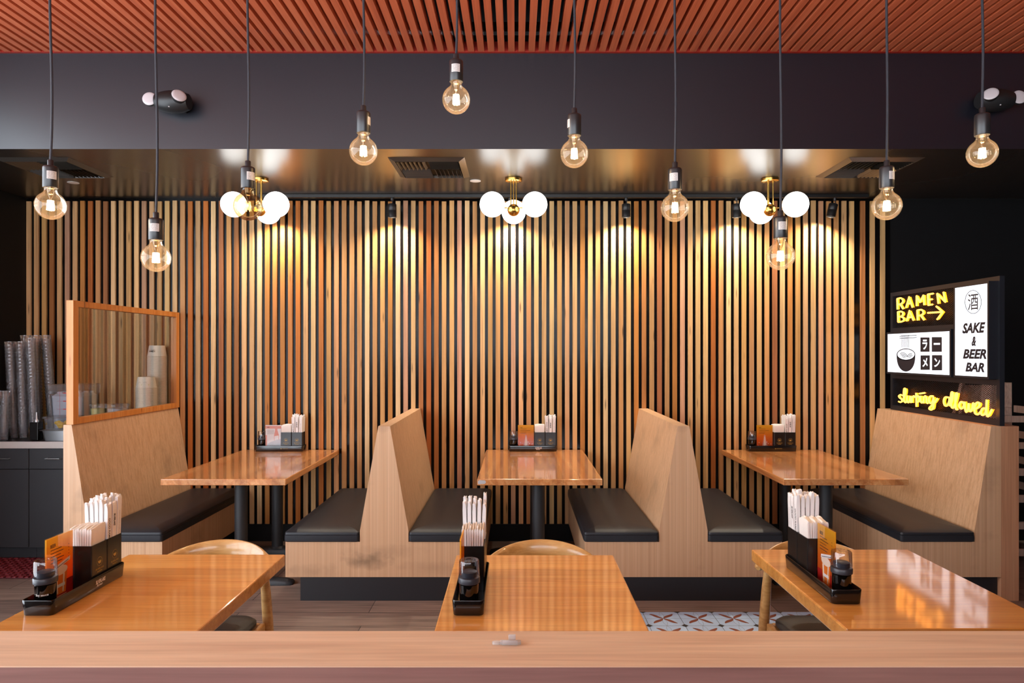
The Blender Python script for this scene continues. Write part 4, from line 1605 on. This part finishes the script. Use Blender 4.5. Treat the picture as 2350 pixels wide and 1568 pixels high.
# holder box, base at its own origin
bx = MB()
bw, bd, bh = 0.084, 0.078, 0.145
def sec(i, z):
    return (rrect(bw - 2 * i, bd - 2 * i, 0.003, 2), z)
bx.stack([sec(0, 0.0003), sec(0, bh), sec(0.003, bh), sec(0.003, 0.004)], 0, True, True, False)
yl = -bd / 2 - 0.0003
ring(bx, (0, yl, 0.084), 0.0138, 0.0148, 1)
hp = [(0.009 * math.cos(a), yl, 0.0865 + 0.010 * math.sin(a)) for a in [PI + PI * k / 10 for k in range(11)]]
bx.poly(hp, 1)
for q in range(4):
    bx.add([(-0.006 + q * 0.0035, yl - 0.0001, 0.0875), (-0.005 + q * 0.0035, yl - 0.0001, 0.0875), (-0.005 + q * 0.0035, yl - 0.0001, 0.0905), (-0.006 + q * 0.0035, yl - 0.0001, 0.0905)], [(0, 1, 2, 3)], 1)
bx.text('SILVERLAKE', 0.0052, basis((1, 0, 0), (0, 0, 1), (0, yl, 0.061)), 1, offset=0.01, width=0.044)
bx.text('RAMEN', 0.0052, basis((1, 0, 0), (0, 0, 1), (0, yl, 0.052)), 1, offset=0.01, width=0.026)
box_me = mesh_of(bx, ['box_black', 'gold_ink'])

# soy bottle parts
sb = MB().lathe([(0.0268, 0.0004), (0.0285, 0.003), (0.0285, 0.079), (0.025, 0.082)], n=28)
soy_body = mesh_of(sb, ['soy'])
sb = MB()
def swarp(q):
    a = PI + 0.25 + q.x / 0.0288       # towards local -x
    return Vector((0.0288 * math.cos(a), 0.0288 * math.sin(a), 0.052 + q.y))
sb.text('Soy sauce', 0.0085, None, 0, offset=0.01, width=0.036, warp=swarp)
soy_text = mesh_of(sb, ['white_ink'])
sb = MB().lathe([(0.030, 0.0822), (0.0325, 0.084), (0.0328, 0.098), (0.031, 0.1005), (0.024, 0.102), (0.024, 0.116), (0.020, 0.118)], n=28)
soy_band = mesh_of(sb, ['cap_grey'])
sb = MB().lathe([(0.0318, 0.1008), (0.0302, 0.148), (0.0285, 0.1512), (0.010, 0.152), (0.009, 0.1505)], n=28, cap0=False)
soy_cap = mesh_of(sb, ['clear_cap'])

# chopstick sleeves
def sleeve(kind):
    mb = MB()
    w, d, h = 0.0225, 0.0122, 0.262
    rr = random.Random(kind)
    n = 7
    f0 = [(-w / 2 + w * k / n, -d / 2, 0.0003) for k in range(n + 1)]
    loops = []
    for z, sw, sd in ((0.0003, 1, 1), (0.12, 1, 1), (0.24, 1.0, 1.0), (0.257, 1.04, 0.85)):
        l = [(-w / 2 * sw + w * sw * k / n, -d / 2 * sd, z) for k in range(n + 1)] + [(w / 2 * sw - w * sw * k / n, d / 2 * sd, z) for k in range(n + 1)]
        loops.append(l)
    tops = [0.266 + 0.004 * math.sin(k * 0.9 + kind * 1.3) + rr.uniform(-0.0025, 0.0025) for k in range(n + 1)]
    loops.append([(-w / 2 * 1.12 + w * 1.12 * k / n, -0.0036 + 0.0018 * math.sin(k * 1.7 + kind), tops[k]) for k in range(n + 1)] + [(w / 2 * 1.12 - w * 1.12 * k / n, 0.0036 + 0.0018 * math.sin((n - k) * 1.7 + kind), tops[n - k]) for k in range(n + 1)])
    mb.loft(loops, 0, True, True, False)
    for s in (-1, 1):
        if kind == 1:
            mb.text('GOOD RAMEN', 0.010, basis((0, 0, -1), (-s * -1, 0, 0) if s < 0 else (-1, 0, 0), (0, s * (d / 2 + 0.0003), 0.175)) if s > 0 else basis((0, 0, -1), (1, 0, 0), (0, -d / 2 - 0.0003, 0.175)), 1, shear=0.2, offset=0.015, width=0.085)
        elif kind == 2:
            mb.text('SILVERLAKE', 0.010, basis((0, 0, -1), (-1, 0, 0), (0, s * (d / 2 + 0.0003), 0.205)) if s > 0 else basis((0, 0, -1), (1, 0, 0), (0, -d / 2 - 0.0003, 0.205)), 1, shear=0.25, offset=0.04, width=0.045)
        elif kind == 3:
            mb.text('silverlakeramen.com', 0.0045, basis((0, 0, 1), (1, 0, 0), (0, s * (d / 2 + 0.0003), 0.17)) if s > 0 else basis((0, 0, 1), (-1, 0, 0), (0, -d / 2 - 0.0003, 0.17)), 1, width=0.09)
    return mesh_of(mb, ['paper', 'ink'])


sleeves = [sleeve(k) for k in range(4)]

# napkin: a folded sheet with a soft bent top
def napkin_mesh(seed):
    rr = random.Random(seed)
    mb = MB()
    w, th, h = 0.074, 0.0058, 0.198
    n = 8
    loops = []
    for z, k_, g in ((0.0003, 0.9, 1), (0.10, 1.0, 1), (0.17, 1.02, 1.1), (h - 0.006, 1.03, 1.2), (h, 1.02, 0.5)):
        l = []
        for k in range(n + 1):
            u = -1 + 2 * k / n
            l.append((w / 2 * k_ * u, -th / 2 * g + 0.0006 * math.sin(k * 1.9 + seed), z + (0.004 * math.sin(u * 2.2 + seed) if z > 0.15 else 0)))
        for k in range(n + 1):
            u = 1 - 2 * k / n
            l.append((w / 2 * k_ * u, th / 2 * g + 0.0006 * math.sin((n - k) * 1.9 + seed), z + (0.004 * math.sin(u * 2.2 + seed) if z > 0.15 else 0)))
        loops.append(l)
    mb.loft(loops)
    return mesh_of(mb, ['napkin'])


napkins = [napkin_mesh(k) for k in range(3)]


def card(kind, parent):
    w, h = 0.128, 0.200
    ac = MB()
    for y in (-0.0034, 0.0022):
        ac.box(-w / 2, w / 2, y, y + 0.0012, 0.0006, h + 0.003, 0)
    ac.box(-w / 2, w / 2, -0.011, 0.011, 0.0003, 0.0006, 0)
    ac.build('acrylic_sleeve', 'acrylic', parent)
    pr = MB()
    base = 0 if kind != 'white' else 1
    x1 = w / 2 - 0.0015
    pr.box(-x1, x1, -0.0018, 0.0018, 0.001, h, base)
    for s in (-1, 1):
        lay = [0.0019]

        def q(pts, m):
            lay[0] += 0.00005
            pr.add([(-s * x, s * lay[0], z) for x, z in pts], [tuple(range(len(pts)))], m)

        def rect(xa, xb, za, zb_, m):
            q([(xa, za), (xb, za), (xb, zb_), (xa, zb_)], m)

        def oval(cx, cz, rx, rz, m, n=20):
            q([(cx + rx * math.cos(2 * PI * k / n), cz + rz * math.sin(2 * PI * k / n)) for k in range(n)], m)
        lines = [0.150, 0.141, 0.132, 0.123, 0.114] if kind == 'beer' else [0.160, 0.152, 0.144, 0.136]
        if kind == 'beer':
            rect(-x1, x1, 0.001, 0.052, 2)
            pr.text('BEER', 0.011, basis((-s, 0, 0), (0, 0, 1), (s * 0.032, s * 0.0021, 0.174)), 4, offset=0.03, width=0.026)
            for i, z in enumerate((0.160, 0.150, 0.140, 0.130, 0.120)):
                rect(-0.044, -0.044 + (0.052, 0.060, 0.048, 0.062, 0.055)[i], z, z + 0.0022, 4)
                rect(0.040, 0.044, z, z + 0.0022, 4)
            q([(-0.022, 0.014), (0.026, 0.014), (0.034, 0.085), (-0.030, 0.085)], 5)
            q([(-0.018, 0.018), (-0.010, 0.018), (-0.014, 0.075), (-0.024, 0.075)], 6)
            q([(0.010, 0.018), (0.016, 0.018), (0.022, 0.075), (0.014, 0.075)], 6)
            oval(0.001, 0.088, 0.034, 0.015, 6)
            oval(-0.014, 0.096, 0.018, 0.011, 6)
            q([(-0.036, 0.092), (0.046, 0.110), (0.048, 0.122), (-0.034, 0.104)], 1)
            q([(-0.030, 0.096), (0.040, 0.1115), (0.040, 0.1135), (-0.030, 0.098)], 4)
            rect(-0.020, 0.022, 0.036, 0.046, 1)
            rect(-0.02, 0.03, 0.008, 0.0095, 6)
        elif kind == 'splash':
            pr.text('SAKE', 0.006, basis((-s, 0, 0), (0, 0, 1), (s * 0.036, s * 0.0021, 0.180)), 4, offset=0.03, width=0.016)
            for i, z in enumerate((0.168, 0.156, 0.144, 0.134)):
                rect(-0.044, -0.044 + (0.050, 0.078, 0.048, 0.044)[i], z, z + 0.0018, 4)
            q([(-0.004, 0.122), (0.005, 0.122), (0.011, 0.085), (0.022, 0.030), (-0.020, 0.030), (-0.010, 0.085)], 3)
            q([(-0.002, 0.110), (0.003, 0.110), (0.010, 0.040), (-0.008, 0.040)], 6)
            q([(-0.040, 0.006), (0.046, 0.006), (0.054, 0.022), (0.044, 0.020), (0.048, 0.036), (0.034, 0.022), (0.022, 0.040), (0.012, 0.024), (-0.002, 0.044), (-0.014, 0.024), (-0.028, 0.034), (-0.034, 0.022), (-0.054, 0.046)], 6)
            for cx, cz in ((0.028, 0.054), (-0.044, 0.062), (0.05, 0.05), (0.018, 0.066)):
                oval(cx, cz, 0.003, 0.0035, 6, 10)
        else:
            rect(-x1, x1, h - 0.028, h - 0.006, 3)
            pr.text('SAKE', 0.006, basis((-s, 0, 0), (0, 0, 1), (s * 0.040, s * 0.0022, h - 0.017)), 4, offset=0.03, width=0.018)
            for z in (0.158, 0.149, 0.140, 0.131):
                rect(-0.048, 0.006, z, z + 0.002, 7)
            q([(0.012, 0.182), (0.032, 0.182), (0.032, 0.160), (0.044, 0.120), (0.044, 0.02), (0.006, 0.02), (0.006, 0.120), (0.014, 0.160)], 3)
            q([(0.009, 0.112), (0.041, 0.118), (0.041, 0.03), (0.009, 0.03)], 1)
            q([(-0.060, 0.008), (0.058, 0.008), (0.058, 0.09), (0.03, 0.084), (-0.01, 0.070), (-0.046, 0.052)], 8)
            rect(-x1, -x1 + 0.012, 0.03, 0.12, 3)
    pr.build('print', ['card_orange', 'card_white', 'card_red', 'card_pink', 'ink', 'beer', 'cream', 'ink_soft', 'ice'], parent)


def mobj(name, me, loc, rot, label, cat, group=None):
    o = bpy.data.objects.new(name, me)
    COL.objects.link(o)
    o.location = loc
    o.rotation_euler = rot
    return tag(o, label, cat, group)


def tray_set(x, y, rotz, where, art, art_word, logo, seed, n_sl, n_nap, cardy=0.0, kinds=(1, 2, 3, 0, 1, 0, 2, 0, 0, 1, 0, 2)):
    rr = random.Random(seed)
    R = Matrix.Rotation(rotz, 3, 'Z')
    zt = 0.7402

    def W(lx, ly, lz):
        v = R @ Vector((lx, ly, 0))
        return (x + v.x, y + v.y, zt + lz)
    # tray
    t = thing('condiment_tray', 'long black plastic condiment tray on the ' + where, 'tray', W(0, 0, 0), rotz, 'condiment trays')
    tr = MB()
    L_, Wd, h = 0.380, 0.097, 0.046

    def sec(i, z, r=0.014):
        return (rrect(L_ - 2 * i, Wd - 2 * i, r, 5), z)
    tr.stack([sec(0.004, 0.0003), sec(0.003, 0.002), sec(0.0, h - 0.002), sec(0.001, h), sec(0.0025, h), sec(0.0035, h - 0.002, 0.011), sec(0.006, 0.0045, 0.009)])
    to = tr.build('tray_body', 'plastic_black', t)
    lg_ = MB()
    yf = -Wd / 2 - 0.0004
    cx = 0.045
    tilt = 0.0018
    bs = basis((1, 0, 0), (0, 0, 1), (cx, yf + 0.0012, 0.026))
    if logo == 'white':
        lg_.text('SILVERLAKE', 0.0125, basis((1, 0, 0), (0, 0, 1), (cx, yf + 0.0006, 0.028)), 0, shear=0.15, offset=0.03, width=0.052)
        lg_.text('Ramen', 0.0085, basis((1, 0, 0), (0, 0, 1), (cx - 0.004, yf + 0.0012, 0.0165)), 0, shear=0.4, offset=0.01, width=0.032)
    elif logo == 'gold':
        lg_.text('SILVERLAKE RAMEN', 0.0048, basis((1, 0, 0), (0, 0, 1), (cx + 0.004, yf + 0.0008, 0.023)), 1, shear=0.1, width=0.044)
        lg_.poly([(cx - 0.026 + 0.005 * math.cos(a), yf + 0.0008, 0.0245 + 0.005 * math.sin(a)) for a in [PI + PI * k / 8 for k in range(9)]], 1)
    if logo:
        lg_.build('logo', ['white_ink', 'gold_ink'], to)
    zf = 0.0048
    # bottle
    s = thing('soy_bottle', 'clear capped soy sauce bottle in the tray on the ' + where, 'bottle', W(-0.150, 0.0, zf), rotz, 'soy sauce bottles')
    for nm, me in (('bottle_body', soy_body), ('neck_band', soy_band), ('clear_cap', soy_cap)):
        o = bpy.data.objects.new(nm, me)
        COL.objects.link(o)
        o.parent = s
        if nm == 'bottle_body' and seed == 1:
            o2 = bpy.data.objects.new('lettering', soy_text)
            COL.objects.link(o2)
            o2.parent = o
    # card
    c = thing('menu_card', art_word + ' in an acrylic sleeve on the ' + where, 'menu card', W(-0.054, cardy, zf), rotz, 'table menu cards')
    card(art, c)
    # boxes
    bx1, bx2 = 0.0545, 0.1400
    mobj('holder_box', box_me, W(bx1, 0, zf), (0, 0, rotz), 'black box holding napkins on the ' + where, 'holder', 'black holder boxes')
    mobj('holder_box', box_me, W(bx2, 0, zf), (0, 0, rotz), 'black box holding chopstick sleeves on the ' + where, 'holder', 'black holder boxes')
    # napkins, standing one behind another
    for k in range(n_nap):
        u = (k - (n_nap - 1) / 2)
        pitch = 0.0067
        tx = -u * 0.007
        lift = 0.0045
        loc = W(bx1, u * pitch, zf + lift)
        o = mobj('paper_napkin', napkins[k % 3], loc, (0, 0, 0), 'folded white paper napkin in the holder on the ' + where, 'napkin', 'napkins on the ' + where)
        o.rotation_euler = (Matrix.Rotation(rotz, 3, 'Z') @ Matrix.Rotation(tx, 3, 'X')).to_euler()
    # sleeves
    cols, rows = 3, 5
    k = 0
    for j in range(rows):
        for i in range(cols):
            if k >= n_sl:
                break
            ux, uy = i - 1, j - 2
            loc = W(bx2 + ux * 0.0245, uy * 0.0138, zf + 0.0045)
            ry = ux * 0.022 + rr.uniform(-0.004, 0.004)
            rx = -uy * 0.012 + rr.uniform(-0.002, 0.002)
            kk = kinds[k % len(kinds)]
            o = mobj('chopstick_sleeve', sleeves[kk], (loc[0], loc[1], loc[2] + rr.choice((0, 0.001, 0.0))), (0, 0, 0), 'white paper chopstick sleeve standing in the holder on the ' + where, 'chopsticks', 'chopstick sleeves on the ' + where)
            o.rotation_euler = (Matrix.Rotation(rotz, 3, 'Z') @ Matrix.Rotation(ry, 3, 'Y') @ Matrix.Rotation(rx, 3, 'X') @ Matrix.Rotation(rr.choice((0.0, 0.0, PI)) * 0, 3, 'Z')).to_euler()
            o.scale = (1, 1, rr.uniform(0.95, 1.06))
            k += 1


tray_set(-1.425, 2.216, PI / 2, 'front table on the partition side', 'beer', 'orange beer menu card', 'white', 1, 15, 9, 0.022)
tray_set(-0.143, 2.216, PI / 2, 'central front table', 'beer', 'menu card turned edge on', 'white', 2, 15, 9, 0.029)
tray_set(1.028, 2.308, PI / 2, 'front table that mirrors the neon', 'beer', 'yellow orange menu card', None, 3, 15, 9, 0.004)
YTR = DW - 0.075
tray_set(-1.872, YTR, 0, 'booth table by the glass partition', 'white', 'white pink menu card', 'gold', 4, 15, 9, -0.012)
tray_set(0.130, YTR, 0, 'booth table with the worn corner', 'splash', 'orange splash menu card', 'white', 5, 15, 9, -0.012)
tray_set(2.022, YTR, 0, 'booth table by the sign', 'splash', 'orange splash menu card', 'gold', 6, 15, 9, -0.012)
